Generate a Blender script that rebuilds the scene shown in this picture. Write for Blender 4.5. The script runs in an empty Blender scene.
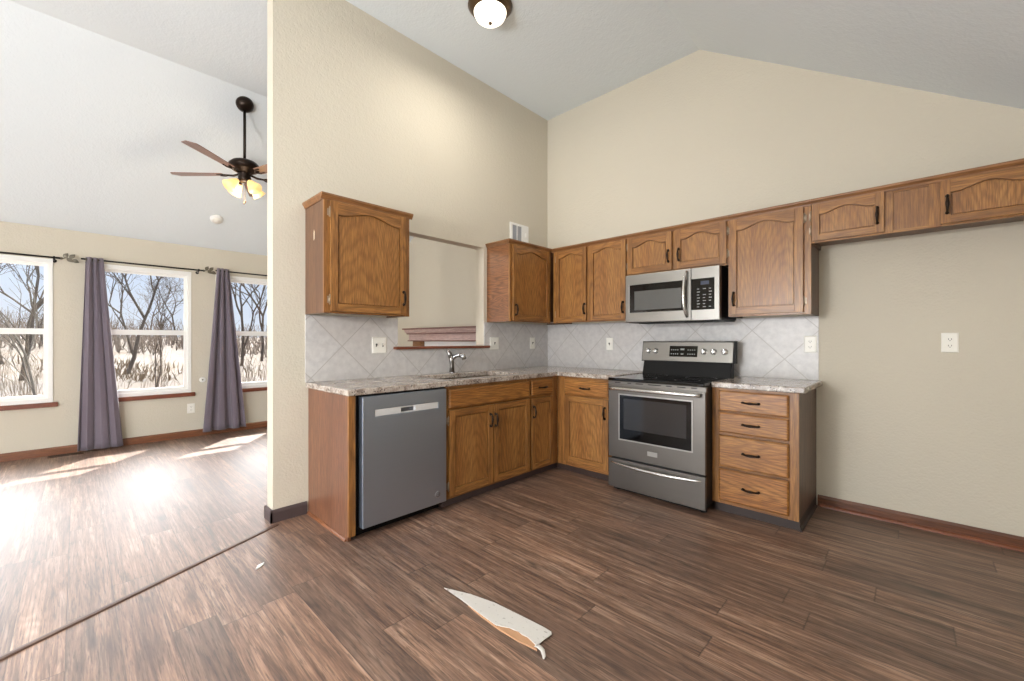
import bpy, bmesh, math, random
from mathutils import Vector, Matrix
R = math.radians
SC = bpy.context.scene
COL = SC.collection

# ------------------------------------------------------------------ camera
cam_d = bpy.data.cameras.new('camera')
cam = bpy.data.objects.new('camera', cam_d); COL.objects.link(cam)
cam_d.sensor_width = 36.0
cam_d.lens = 420.34 / 1024 * 36.0
cam_d.clip_start = 0.05; cam_d.clip_end = 400
cam.location = (3.068, -3.773, 1.205)
cam.rotation_euler = (R(90), 0, R(43.942))
SC.camera = cam
# ------------------------------------------------------------------ colour management
SC.view_settings.view_transform = 'Standard'
SC.view_settings.look = 'None'
SC.view_settings.exposure = 0.16
SC.view_settings.gamma = 1.0
SC.view_settings.use_curve_mapping = False
SC.cycles.max_bounces = 10; SC.cycles.diffuse_bounces = 6; SC.cycles.glossy_bounces = 4
SC.cycles.transparent_max_bounces = 16
SC.cycles.sample_clamp_indirect = 8.0
SC.cycles.use_denoising = True
# ------------------------------------------------------------------ sky, sun, fill light
SUN_DIR = Vector((0.72, -0.54, -1.0)).normalized()
world = bpy.data.worlds.new('sky'); SC.world = world
world.use_nodes = True
wn = world.node_tree; wn.nodes.clear()
w_out = wn.nodes.new('ShaderNodeOutputWorld'); w_bg = wn.nodes.new('ShaderNodeBackground')
# clear blue sky near the horizon, added unseen glow above for floor sheen
def wmath(op, a, b=None, clamp=False):
    nd = wn.nodes.new('ShaderNodeMath'); nd.operation = op; nd.use_clamp = clamp
    for i, q in enumerate((a, b)):
        if q is None: continue
        if isinstance(q, (int, float)): nd.inputs[i].default_value = q
        else: wn.links.new(q, nd.inputs[i])
    return nd.outputs[0]
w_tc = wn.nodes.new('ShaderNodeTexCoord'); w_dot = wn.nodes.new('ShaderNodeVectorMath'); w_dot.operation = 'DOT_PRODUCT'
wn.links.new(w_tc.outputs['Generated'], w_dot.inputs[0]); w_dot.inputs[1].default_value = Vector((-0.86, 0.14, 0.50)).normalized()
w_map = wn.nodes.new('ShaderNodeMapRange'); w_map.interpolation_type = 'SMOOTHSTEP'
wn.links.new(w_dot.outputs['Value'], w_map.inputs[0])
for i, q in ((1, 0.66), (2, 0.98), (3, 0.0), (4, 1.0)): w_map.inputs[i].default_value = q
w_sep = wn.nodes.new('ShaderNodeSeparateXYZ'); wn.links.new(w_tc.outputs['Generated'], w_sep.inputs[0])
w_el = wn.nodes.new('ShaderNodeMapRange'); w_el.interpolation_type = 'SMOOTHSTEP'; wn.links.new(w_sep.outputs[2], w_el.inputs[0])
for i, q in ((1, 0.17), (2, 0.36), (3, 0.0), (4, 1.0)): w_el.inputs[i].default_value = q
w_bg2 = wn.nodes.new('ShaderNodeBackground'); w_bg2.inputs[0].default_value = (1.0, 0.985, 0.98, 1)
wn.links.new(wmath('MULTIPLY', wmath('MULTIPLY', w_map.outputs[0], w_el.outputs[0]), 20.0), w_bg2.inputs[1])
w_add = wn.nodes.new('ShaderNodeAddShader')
w_ramp = wn.nodes.new('ShaderNodeValToRGB'); wn.links.new(w_sep.outputs[2], w_ramp.inputs[0])
for e_, (p_, c_) in zip(w_ramp.color_ramp.elements, ((0.0, (0.74, 0.81, 0.92, 1)), (0.45, (0.36, 0.56, 0.90, 1)))): e_.position = p_; e_.color = c_
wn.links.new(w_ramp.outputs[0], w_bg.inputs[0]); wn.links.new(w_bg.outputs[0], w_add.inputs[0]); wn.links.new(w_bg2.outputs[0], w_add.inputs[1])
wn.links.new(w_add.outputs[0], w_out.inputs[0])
w_bg.inputs[1].default_value = 1.0

def light(name, kind, loc, energy, color=(1, 1, 1), target=None, size=None,  size_y=None, angle=None, radius=None, parent=None):
    d = bpy.data.lights.new(name, kind); d.energy = energy; d.color = color
    if kind == 'AREA':
        d.shape = 'RECTANGLE' if size_y else 'DISK'; d.size = size
        if size_y: d.size_y = size_y
    if kind == 'SUN' and angle is not None: d.angle = angle
    if kind == 'POINT' and radius: d.shadow_soft_size = radius
    o = bpy.data.objects.new(name, d); COL.objects.link(o); o.location = loc
    if target is not None:
        o.rotation_euler = Vector(target).to_track_quat('-Z', 'Y').to_euler()
    if parent: o.parent = parent
    return o
light('sun', 'SUN', (-20, 15, 30), 13.0, (1.0, 0.95, 0.88), SUN_DIR, angle=R(0.5))
# fill lamps at unseen openings added to brighten the room
light('fill_patio_door', 'AREA', (1.0, -7.42, 1.1), 160, (0.93, 0.97, 1.0), (-0.1, 1, 0.05), 2.6, 2.05)
light('fill_side_door', 'AREA', (3.98, -6.05, 1.1), 55, (0.93, 0.98, 1.0), (-1, 0.12, 0.05), 1.7, 2.05)
light('fill_side_window', 'AREA', (-3.75, -5.85, 1.32), 35, (0.96, 0.98, 1.0), (1, 0, 0), 1.7, 1.45)

# ------------------------------------------------------------------ mesh helpers
class MB:
    def __init__(s): s.v = []; s.f = []; s.m = []; s.sm = []
    def add(s, vs, fs, m=0, smooth=False):
        b = len(s.v); s.v += [tuple(p) for p in vs]
        for f in fs:
            s.f.append([b + i for i in f]); s.m.append(m); s.sm.append(smooth)
        return s
    def box(s, x0, x1, y0, y1, z0, z1, m=0):
        vs = [(x, y, z) for z in (z0, z1) for y in (y0, y1) for x in (x0, x1)]
        return s.add(vs, [(0, 2, 3, 1), (4, 5, 7, 6), (0, 1, 5, 4), (2, 6, 7, 3), (0, 4, 6, 2), (1, 3, 7, 5)], m)
    def prism(s, pts, axis, a, b, m=0):
        def p3(u, w, t):
            return {'x': (t, u, w), 'y': (u, t, w), 'z': (u, w, t)}[axis]
        n = len(pts)
        vs = [p3(u, w, a) for u, w in pts] + [p3(u, w, b) for u, w in pts]
        fs = [list(range(n)), list(range(2 * n - 1, n - 1, -1))] + [(i, (i + 1) % n, n + (i + 1) % n, n + i) for i in range(n)]
        return s.add(vs, fs, m)
    def tube(s, pts, rad, n=8, m=0, caps=True, smooth=True, flat=1.0):
        pts = [Vector(p) for p in pts]
        if not hasattr(rad, '__len__'): rad = [rad] * len(pts)
        t0 = (pts[1] - pts[0]).normalized()
        ref = Vector((0, 0, 1)) if abs(t0.z) < 0.9 else Vector((1, 0, 0))
        nrm = t0.cross(ref).normalized(); vs = []
        for i, p in enumerate(pts):
            a = pts[max(0, i - 1)]; b = pts[min(len(pts) - 1, i + 1)]
            t = (b - a).normalized()
            nrm = (nrm - t * nrm.dot(t)).normalized(); bn = t.cross(nrm)
            for k in range(n):
                w = 2 * math.pi * k / n
                vs.append(p + (nrm * math.cos(w) + bn * math.sin(w) * flat) * rad[i])
        fs = []
        for i in range(len(pts) - 1):
            for k in range(n):
                k2 = (k + 1) % n
                fs.append((i * n + k, i * n + k2, (i + 1) * n + k2, (i + 1) * n + k))
        if caps: fs += [list(range(n))[::-1], [(len(pts) - 1) * n + k for k in range(n)]]
        return s.add(vs, fs, m, smooth)
    def lathe(s, prof, c=(0, 0, 0), axis='z', n=24, m=0, smooth=True):
        vs = []; fs = []
        for r_, h in prof:
            for k in range(n):
                w = 2 * math.pi * k / n; a, b = r_ * math.cos(w), r_ * math.sin(w)
                q = {'z': (a, b, h), 'y': (a, h, b), 'x': (h, a, b)}[axis]
                vs.append((q[0] + c[0], q[1] + c[1], q[2] + c[2]))
        for i in range(len(prof) - 1):
            for k in range(n):
                k2 = (k + 1) % n
                fs.append((i * n + k, i * n + k2, (i + 1) * n + k2, (i + 1) * n + k))
        fs += [list(range(n)), [(len(prof) - 1) * n + k for k in range(n)]]
        return s.add(vs, fs, m, smooth)
    def cells(s, us, ws, full, axis, a, b, m=0):
        """slab made of grid cells, only the outer faces; full(i,j) says which cells are solid"""
        nu, nw = len(us) - 1, len(ws) - 1
        F = lambda i, j: 0 <= i < nu and 0 <= j < nw and full(i, j)
        def p3(u, w, t): return {'x': (t, u, w), 'y': (u, t, w), 'z': (u, w, t)}[axis]
        idx = {}; vs = []
        def V(i, j, k):
            if (i, j, k) not in idx:
                idx[(i, j, k)] = len(vs); vs.append(p3(us[i], ws[j], (a, b)[k]))
            return idx[(i, j, k)]
        fs = []
        for i in range(nu):
            for j in range(nw):
                if not F(i, j): continue
                for k in (0, 1): fs.append([V(i, j, k), V(i + 1, j, k), V(i + 1, j + 1, k), V(i, j + 1, k)])
                if not F(i - 1, j): fs.append([V(i, j, 0), V(i, j + 1, 0), V(i, j + 1, 1), V(i, j, 1)])
                if not F(i + 1, j): fs.append([V(i + 1, j, 0), V(i + 1, j + 1, 0), V(i + 1, j + 1, 1), V(i + 1, j, 1)])
                if not F(i, j - 1): fs.append([V(i, j, 0), V(i + 1, j, 0), V(i + 1, j, 1), V(i, j, 1)])
                if not F(i, j + 1): fs.append([V(i, j + 1, 0), V(i + 1, j + 1, 0), V(i + 1, j + 1, 1), V(i, j + 1, 1)])
        return s.add(vs, fs, m)
    def build(s, name, mats, parent=None, loc=(0, 0, 0), rot=(0, 0, 0), bevel=0, seg=2, recalc=True):
        me = bpy.data.meshes.new(name); me.from_pydata(s.v, [], s.f)
        if not isinstance(mats, (list, tuple)): mats = [mats]
        for mt in mats: me.materials.append(mt)
        me.polygons.foreach_set('material_index', s.m)
        me.polygons.foreach_set('use_smooth', s.sm)
        if recalc:
            bm = bmesh.new(); bm.from_mesh(me); bmesh.ops.recalc_face_normals(bm, faces=bm.faces); bm.to_mesh(me); bm.free()
        me.update()
        o = bpy.data.objects.new(name, me); COL.objects.link(o)
        o.location = loc; o.rotation_euler = rot
        if parent: o.parent = parent
        if bevel:
            b = o.modifiers.new('bevel', 'BEVEL'); b.width = bevel; b.segments = seg; b.limit_method = 'ANGLE'; b.angle_limit = R(35)
        return o

def tag(o, label=None, cat=None, group=None, kind=None):
    if label: o['label'] = label
    if cat: o['category'] = cat
    if group: o['group'] = group
    if kind: o['kind'] = kind
    return o
def thing(name, label, cat, loc=(0, 0, 0), rz=0, group=None):
    o = bpy.data.objects.new(name, None); COL.objects.link(o); o.empty_display_size = 0.1
    o.location = loc; o.rotation_euler = (0, 0, rz)
    return tag(o, label, cat, group)
def struct(o, label=None, cat=None):
    return tag(o, label, cat, kind='structure')

# ------------------------------------------------------------------ materials
def S(r, g, b):
    f = lambda c: c / 12.92 if c <= 0.04045 else ((c + 0.055) / 1.055) ** 2.4
    return (f(r / 255), f(g / 255), f(b / 255), 1.0)
def mat(name, color=(0.5, 0.5, 0.5, 1), rough=0.5, metal=0.0, spec=0.5, emit=None, estr=0.0, coat=0.0, coat_rough=0.1):
    m = bpy.data.materials.new(name); m.use_nodes = True
    p = m.node_tree.nodes['Principled BSDF']
    p.inputs['Base Color'].default_value = color; p.inputs['Roughness'].default_value = rough
    p.inputs['Metallic'].default_value = metal; p.inputs['Specular IOR Level'].default_value = spec
    p.inputs['Coat Weight'].default_value = coat; p.inputs['Coat Roughness'].default_value = coat_rough
    if emit: p.inputs['Emission Color'].default_value = emit; p.inputs['Emission Strength'].default_value = estr
    return m
class NT:
    def __init__(s, m): s.m = m; s.t = m.node_tree; s.p = s.t.nodes['Principled BSDF']
    def n(s, kind, **kw):
        nd = s.t.nodes.new(kind)
        for k, v in kw.items():
            if k.startswith('i_'):
                nd.inputs[int(k[2:]) if k[2:].isdigit() else k[2:]].default_value = v
            else: setattr(nd, k, v)
        return nd
    def l(s, a, b): s.t.links.new(a, b)
    def math(s, op, a, b=None, clamp=False):
        nd = s.t.nodes.new('ShaderNodeMath'); nd.operation = op; nd.use_clamp = clamp
        for i, q in enumerate((a, b)):
            if q is None: continue
            if isinstance(q, (int, float)): nd.inputs[i].default_value = q
            else: s.l(q, nd.inputs[i])
        return nd.outputs[0]
    def mapping(s, vec, scale=(1, 1, 1), loc=(0, 0, 0), rot=(0, 0, 0)):
        nd = s.t.nodes.new('ShaderNodeMapping'); s.l(vec, nd.inputs['Vector'])
        nd.inputs['Scale'].default_value = scale; nd.inputs['Rotation'].default_value = rot
        if isinstance(loc, tuple): nd.inputs['Location'].default_value = loc
        else: s.l(loc, nd.inputs['Location'])
        return nd.outputs[0]
    def noise(s, vec, scale=1, detail=3, rough=0.5, dist=0.0):
        nd = s.t.nodes.new('ShaderNodeTexNoise'); s.l(vec, nd.inputs['Vector'])
        nd.inputs['Scale'].default_value = scale; nd.inputs['Detail'].default_value = detail
        nd.inputs['Roughness'].default_value = rough; nd.inputs['Distortion'].default_value = dist
        return nd.outputs[0]
    def ramp(s, fac, stops, interp='LINEAR'):
        nd = s.t.nodes.new('ShaderNodeValToRGB'); s.l(fac, nd.inputs[0]); cr = nd.color_ramp; cr.interpolation = interp
        while len(cr.elements) < len(stops): cr.elements.new(0.5)
        for e, (pos, c) in zip(cr.elements, stops):
            e.position = pos; e.color = c if len(c) == 4 else (*c, 1)
        return nd.outputs[0]
    def mix(s, fac, a, b, mode='MIX'):
        nd = s.t.nodes.new('ShaderNodeMix'); nd.data_type = 'RGBA'; nd.blend_type = mode
        for k, q in ((0, fac), (6, a), (7, b)):
            if isinstance(q, (int, float)): nd.inputs[k].default_value = q
            elif isinstance(q, tuple): nd.inputs[k].default_value = q
            else: s.l(q, nd.inputs[k])
        return nd.outputs[2]
    def bump(s, h, strength=0.2, dist=0.01):
        nd = s.t.nodes.new('ShaderNodeBump'); s.l(h, nd.inputs['Height'])
        nd.inputs['Strength'].default_value = strength; nd.inputs['Distance'].default_value = dist
        s.l(nd.outputs[0], s.p.inputs['Normal'])
    def obj(s): return s.t.nodes.new('ShaderNodeTexCoord').outputs['Object']
    def rand(s): return s.t.nodes.new('ShaderNodeObjectInfo').outputs['Random']
    def color(s, c): s.l(c, s.p.inputs['Base Color'])
    def rough(s, c): s.l(c, s.p.inputs['Roughness'])

def wood(name, axis, light_c, mid_c, dark_c, rough=0.38, ring=26, wide=1.0, coat=0.15, ringmix=0.5, dist=0.35, cath=None):
    m = mat(name, rough=rough, coat=coat, coat_rough=0.25); t = NT(m)
    co = t.obj(); rnd = t.rand()
    off = t.n('ShaderNodeCombineXYZ')
    for i, k in enumerate((37.0, 91.0, 53.0)): t.l(t.math('MULTIPLY', rnd, k), off.inputs[i])
    g = lambda a, b: tuple(b if ax == axis else a for ax in 'xyz')
    v1 = t.mapping(co, g(6.5 * wide, 0.9 * wide), off.outputs[0])
    base = t.noise(v1, 1.0, 2, 0.45, dist)
    arg = t.math('MULTIPLY', base, float(ring) * 2.2)
    if cath:
        per, cax, along, bow = cath
        sp = t.n('ShaderNodeSeparateXYZ'); t.l(co, sp.inputs[0]); ix = 'xyz'.index
        u = t.math('SUBTRACT', t.math('FRACT', t.math('ADD', t.math('DIVIDE', sp.outputs[ix(cax)], per), t.math('MULTIPLY', rnd, 3.7))), 0.5)
        arg = t.math('ADD', t.math('MULTIPLY', sp.outputs[ix(axis)], along * 6.283), t.math('MULTIPLY', t.math('MULTIPLY', u, u), bow * 6.283))
        arg = t.math('ADD', arg, t.math('MULTIPLY', base, 34.0))
    rings = t.math('SINE', arg)
    rings = t.math('POWER', t.math('ADD', t.math('MULTIPLY', rings, 0.5), 0.5), 2.2)
    v2 = t.mapping(co, g(190, 7), off.outputs[0]); streak = t.noise(v2, 1.0, 3, 0.6)
    v3 = t.mapping(co, g(9, 0.8), off.outputs[0]); tone = t.noise(v3, 1.0, 2)
    v4 = t.mapping(co, g(420, 14), off.outputs[0]); pore = t.noise(v4, 1.0, 1)
    a = t.mix(t.ramp(tone, [(0.3, (0, 0, 0)), (0.7, (1, 1, 1))]), mid_c, light_c)
    a = t.mix(t.math('MULTIPLY', rings, ringmix), a, dark_c)
    a = t.mix(t.math('MULTIPLY', t.ramp(streak, [(0.42, (1, 1, 1)), (0.6, (0, 0, 0))]), 0.55), a, dark_c)
    a = t.mix(t.math('MULTIPLY', t.ramp(pore, [(0.33, (1, 1, 1)), (0.46, (0, 0, 0))]), 0.45), a, tuple(c * 0.6 for c in dark_c[:3]) + (1,))
    t.color(a)
    t.bump(t.math('ADD', t.math('MULTIPLY', rings, -0.5), streak), 0.12, 0.002)
    return m
OL, OM, OD = S(178, 126, 68), S(158, 106, 52), S(98, 62, 31)
OAK_V = wood('oak_vertical', 'z', OL, OM, OD)
OAK_H = wood('oak_horizontal', 'x', OL, OM, OD)
OAK_H2 = wood('oak_drawer', 'x', S(190, 132, 68), S(168, 109, 50), S(92, 56, 25), ringmix=0.45, cath=(0.24, 'z', 6.0, 15.0))
OAK_PANEL = wood('oak_cathedral_panel', 'z', S(182, 130, 71), S(160, 107, 54), S(96, 61, 30), ringmix=0.32, cath=(0.42, 'x', 9.0, 22.0))
OAK_SIDE = wood('oak_side_veneer', 'z', S(128, 92, 66), S(110, 76, 54), S(78, 54, 40), ringmix=0.35, rough=0.45)
OAK_GREY = wood('oak_grey_veneer', 'z', S(122, 96, 80), S(106, 82, 69), S(76, 58, 50), ringmix=0.35, rough=0.5)
OAK_RED = wood('oak_red_veneer', 'z', S(146, 100, 74), S(124, 81, 58), S(84, 54, 40), ringmix=0.3, wide=2.2, rough=0.35)
OAK_WAVE = wood('oak_wavy_veneer', 'y', S(170, 112, 70), S(150, 98, 58), S(96, 60, 36), ring=60, wide=1.3, ringmix=0.7, rough=0.36)
OAK_TRIM = wood('oak_trim', 'x', S(160, 112, 68), S(140, 94, 54), S(100, 66, 38), ringmix=0.35)
BASE_WOOD = wood('stained_baseboard_wood', 'y', S(150, 96, 62), S(128, 78, 48), S(92, 54, 34), rough=0.4, ringmix=0.3)
BASE_WOODX = wood('stained_baseboard_wood_x', 'x', S(128, 78, 48), S(110, 64, 38), S(72, 42, 26), rough=0.4, ringmix=0.3)
SHOE = wood('quarter_round_wood', 'x', S(150, 92, 62), S(130, 76, 50), S(100, 56, 38), rough=0.35, ringmix=0.2)
SILL_WOOD = wood('stained_sill_wood', 'y', S(140, 78, 52), S(122, 64, 42), S(88, 46, 32), rough=0.4, ringmix=0.25)
BLADE_WOOD = wood('fan_blade_wood', 'x', S(150, 112, 98), S(134, 96, 84), S(100, 70, 62), rough=0.35, ringmix=0.3)
MANTEL = wood('mantel_wood', 'x', S(214, 190, 184), S(200, 172, 166), S(156, 122, 116), rough=0.3, ringmix=0.2)
MANTEL_D = wood('mantel_edge_wood', 'x', S(150, 110, 98), S(136, 98, 88), S(104, 72, 66), rough=0.35, ringmix=0.2)

def paint(name, c, bump=0.25, scale=120, rough=0.75, blot=0.0):
    m = mat(name, c, rough, spec=0.3); t = NT(m); co = t.obj()
    n1 = t.noise(t.mapping(co, (scale,) * 3), 1.0, 2, 0.5)
    n2 = t.noise(t.mapping(co, (scale * 0.35,) * 3), 1.0, 2, 0.5)
    if blot:
        n3 = t.noise(t.mapping(co, (0.9,) * 3), 1.0, 3)
        t.color(t.mix(t.ramp(n3, [(0.35, (0, 0, 0)), (0.7, (1, 1, 1))]), c, tuple(k * (1 - blot) for k in c[:3]) + (1,)))
    t.bump(t.math('ADD', n1, n2), bump, 0.004)
    return m
WALL = paint('beige_wall_paint', S(206, 199, 183), 0.6, 75, blot=0.03)
CEIL = paint('white_ceiling_paint', S(220, 227, 231), 0.5, 70)
WHITE = mat('white_vinyl', S(238, 238, 235), 0.35)
PLATE = mat('white_plastic_plate', S(240, 238, 230), 0.35)
SLOT = mat('dark_slot', S(40, 38, 36), 0.6)
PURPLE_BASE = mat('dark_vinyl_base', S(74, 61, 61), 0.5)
BRONZE = mat('oil_rubbed_bronze', S(44, 34, 28), 0.35, metal=0.75)
BRONZE_B = mat('brushed_bronze', S(96, 76, 56), 0.32, metal=0.85)
HINGE = mat('worn_hinge_metal', S(170, 152, 132), 0.35, metal=0.8)
ROD = mat('black_rod_metal', S(32, 28, 28), 0.4, metal=0.5)
PEWTER = mat('pewter_leaf_metal', S(104, 98, 86), 0.4, metal=0.6)
CHROME = mat('brushed_nickel', S(196, 196, 200), 0.18, metal=1.0)
BLACK = mat('black_plastic', S(14, 14, 15), 0.45, spec=0.25)
BLACKG = mat('black_glass', S(7, 7, 8), 0.07, spec=0.45)
GLASSIN = mat('grey_oven_glass', S(44, 44, 45), 0.08, spec=0.6)
TRIMSS = mat('bright_steel_trim', S(205, 203, 200), 0.25, metal=0.9)
KNOB = mat('knob_steel', S(226, 226, 224), 0.22, metal=0.8)
DISPLAY = mat('dim_display_marks', S(150, 152, 150), 0.4)
SCREEN = mat('dark_blue_display', S(60, 66, 84), 0.2)
LIGHTBAR = mat('pale_pocket_handle_metal', S(232, 234, 236), 0.3, metal=0.35)
def steel(name, c, rough, axis):
    m = mat(name, c, rough, metal=0.95); t = NT(m); co = t.obj()
    g = tuple(3 if a == axis else 500 for a in 'xyz')
    n = t.noise(t.mapping(co, g), 1.0, 2)
    sm = t.noise(t.mapping(co, (3, 3, 3)), 1.0, 3, 0.6, 1.0)
    t.color(t.mix(t.math('MULTIPLY', n, 0.35), c, tuple(k * 0.75 for k in c[:3]) + (1,)))
    t.rough(t.math('ADD', t.math('MULTIPLY', sm, 0.18), rough - 0.09))
    return m
SS = steel('stainless_steel', S(150, 147, 142), 0.34, 'x')
SS_RANGE = steel('grey_stainless_steel', S(118, 114, 109), 0.36, 'x')
SS_DW = steel('dark_stainless_steel', S(176, 188, 206), 0.36, 'x')
SINKSS = steel('sink_steel', S(170, 160, 146), 0.3, 'x')

def granite():
    m = mat('speckled_granite', rough=0.16, spec=0.55); t = NT(m); co = t.obj()
    a = t.noise(t.mapping(co, (14,) * 3), 1.0, 4, 0.65)
    c = t.ramp(a, [(0.3, S(118, 104, 96)), (0.45, S(160, 147, 137)), (0.58, S(190, 180, 170)), (0.72, S(136, 117, 104))])
    v = t.n('ShaderNodeTexVoronoi'); t.l(t.mapping(co, (85,) * 3), v.inputs['Vector']); v.inputs['Scale'].default_value = 1
    k = t.noise(t.mapping(co, (26,) * 3), 1.0, 3, 0.6)
    sp = t.math('MULTIPLY', t.ramp(v.outputs['Distance'], [(0.32, (1, 1, 1)), (0.45, (0, 0, 0))]), t.ramp(k, [(0.52, (0, 0, 0)), (0.6, (1, 1, 1))]))
    c = t.mix(sp, c, S(52, 46, 46))
    k2 = t.noise(t.mapping(co, (48,) * 3, (3.3, 1.2, 7)), 1.0, 3, 0.6)
    c = t.mix(t.ramp(k2, [(0.58, (0, 0, 0)), (0.66, (0.8, 0.8, 0.8))]), c, S(120, 104, 94))
    c = t.mix(t.ramp(k2, [(0.3, (0.8, 0.8, 0.8)), (0.4, (0, 0, 0))]), c, S(226, 222, 214))
    t.color(c); return m
GRANITE = granite()

def tiles(name, uax, uc, wc, sp=0.445):
    m = mat(name, rough=0.32, spec=0.5); t = NT(m); co = t.obj()
    sep = t.n('ShaderNodeSeparateXYZ'); t.l(co, sep.inputs[0])
    u = sep.outputs[uax]; z = sep.outputs[2]
    a = t.math('DIVIDE', t.math('SUBTRACT', t.math('ADD', u, z), uc), sp)
    b = t.math('DIVIDE', t.math('SUBTRACT', t.math('SUBTRACT', z, u), wc), sp)
    def d(q):
        f = t.math('SUBTRACT', q, t.math('ROUND', q)); return t.math('ABSOLUTE', f)
    g = t.math('MINIMUM', d(a), d(b))
    line = t.ramp(g, [(0.008, (1, 1, 1)), (0.012, (0, 0, 0))])
    cid = t.n('ShaderNodeCombineXYZ'); t.l(t.math('FLOOR', a), cid.inputs[0]); t.l(t.math('FLOOR', b), cid.inputs[1])
    wn_ = t.n('ShaderNodeTexWhiteNoise'); t.l(cid.outputs[0], wn_.inputs[0])
    n = t.noise(t.mapping(co, (22,) * 3), 1.0, 4, 0.6)
    c = t.mix(t.ramp(n, [(0.35, (0, 0, 0)), (0.68, (1, 1, 1))]), S(206, 204, 203), S(190, 188, 188))
    c = t.mix(t.math('MULTIPLY', wn_.outputs[0], 0.25), c, S(200, 192, 184))
    c = t.mix(line, c, S(176, 172, 168))
    t.color(c); t.bump(t.math('SUBTRACT', n, t.math('MULTIPLY', line, 2.0)), 0.15, 0.004)
    return m
TILE_A = tiles('diagonal_tile_sink_wall', 1, -0.8, 2.68)
TILE_B = tiles('diagonal_tile_stove_wall', 0, 1.62, 0.06)

def planks():
    m = mat('dark_wood_plank_floor', rough=0.4, spec=0.5, coat=0.8, coat_rough=0.60); t = NT(m); t.p.inputs['Coat IOR'].default_value = 1.5; co = t.obj()
    sep = t.n('ShaderNodeSeparateXYZ'); t.l(co, sep.inputs[0])
    W, L = 0.152, 1.22
    yy = t.math('DIVIDE', sep.outputs[1], W); row = t.math('FLOOR', yy)
    wr = t.n('ShaderNodeTexWhiteNoise'); wr.noise_dimensions = '1D'; t.l(row, wr.inputs['W'])
    xx = t.math('ADD', t.math('DIVIDE', sep.outputs[0], L), t.math('MULTIPLY', wr.outputs[0], 7.3)); colm = t.math('FLOOR', xx)
    cid = t.n('ShaderNodeCombineXYZ'); t.l(row, cid.inputs[0]); t.l(colm, cid.inputs[1])
    wp = t.n('ShaderNodeTexWhiteNoise'); t.l(cid.outputs[0], wp.inputs[0])
    r1 = wp.outputs[0]
    off = t.n('ShaderNodeVectorMath', operation='SCALE'); t.l(wp.outputs[1], off.inputs[0]); off.inputs['Scale'].default_value = 40
    v1 = t.mapping(co, (0.8, 9, 1), off.outputs[0]); base = t.noise(v1, 1.0, 2, 0.5, 0.6)
    rings = t.math('ADD', t.math('MULTIPLY', t.math('SINE', t.math('MULTIPLY', base, 120.0)), 0.5), 0.5)
    v2 = t.mapping(co, (2.8, 85, 1), off.outputs[0]); streak = t.noise(v2, 1.0, 5, 0.72, 0.3)
    v3 = t.mapping(co, (1.7, 24, 1), off.outputs[0]); blot = t.noise(v3, 1.0, 5, 0.66, 0.5)
    v5 = t.mapping(co, (1.1, 5, 1), off.outputs[0]); big = t.noise(v5, 1.0, 3, 0.6)
    c = t.ramp(blot, [(0.32, S(88, 64, 50)), (0.45, S(140, 107, 86)), (0.56, S(166, 132, 109)), (0.68, S(190, 159, 137))])
    c = t.mix(t.math('MULTIPLY', t.ramp(streak, [(0.40, (1, 1, 1)), (0.54, (0, 0, 0))]), 0.6), c, S(70, 49, 40))
    c = t.mix(t.math('MULTIPLY', t.ramp(streak, [(0.56, (0, 0, 0)), (0.70, (1, 1, 1))]), 0.45), c, S(196, 166, 148))
    c = t.mix(t.math('MULTIPLY', rings, t.math('MULTIPLY', blot, 0.45)), c, S(76, 54, 45))
    c = t.mix(t.ramp(big, [(0.35, (0.45, 0.45, 0.45)), (0.6, (0, 0, 0))]), c, S(80, 58, 49))
    v6 = t.mapping(co, (9, 150, 1), off.outputs[0]); tick = t.noise(v6, 1.0, 3, 0.6)
    c = t.mix(t.math('MULTIPLY', t.ramp(tick, [(0.36, (1, 1, 1)), (0.44, (0, 0, 0))]), 0.6), c, S(54, 39, 31))
    v7 = t.mapping(co, (3.2, 11, 1), off.outputs[0]); knot = t.noise(v7, 1.0, 2, 0.5)
    c = t.mix(t.math('MULTIPLY', t.ramp(knot, [(0.24, (1, 1, 1)), (0.34, (0, 0, 0))]), 0.7), c, S(56, 40, 33))
    tone = t.ramp(r1, [(0.0, (0.70, 0.70, 0.70)), (1.0, (1.08, 1.05, 1.02))])
    c = t.mix(1.0, c, tone, 'MULTIPLY')
    def edge(q, w):
        f = t.math('ABSOLUTE', t.math('SUBTRACT', q, t.math('ROUND', q)))
        return t.ramp(f, [(w * 0.5, (1, 1, 1)), (w, (0, 0, 0))])
    gap = t.math('MAXIMUM', edge(yy, 0.014), edge(xx, 0.0014))
    c = t.mix(t.math('MULTIPLY', gap, 0.55), c, S(38, 28, 24))
    t.color(c)
    t.rough(t.math('ADD', 0.46, t.math('MULTIPLY', streak, 0.12)))
    t.bump(t.math('SUBTRACT', t.math('ADD', streak, t.math('MULTIPLY', rings, 0.3)), t.math('MULTIPLY', gap, 1.5)), 0.22, 0.002)
    return m
FLOOR = planks()

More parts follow.
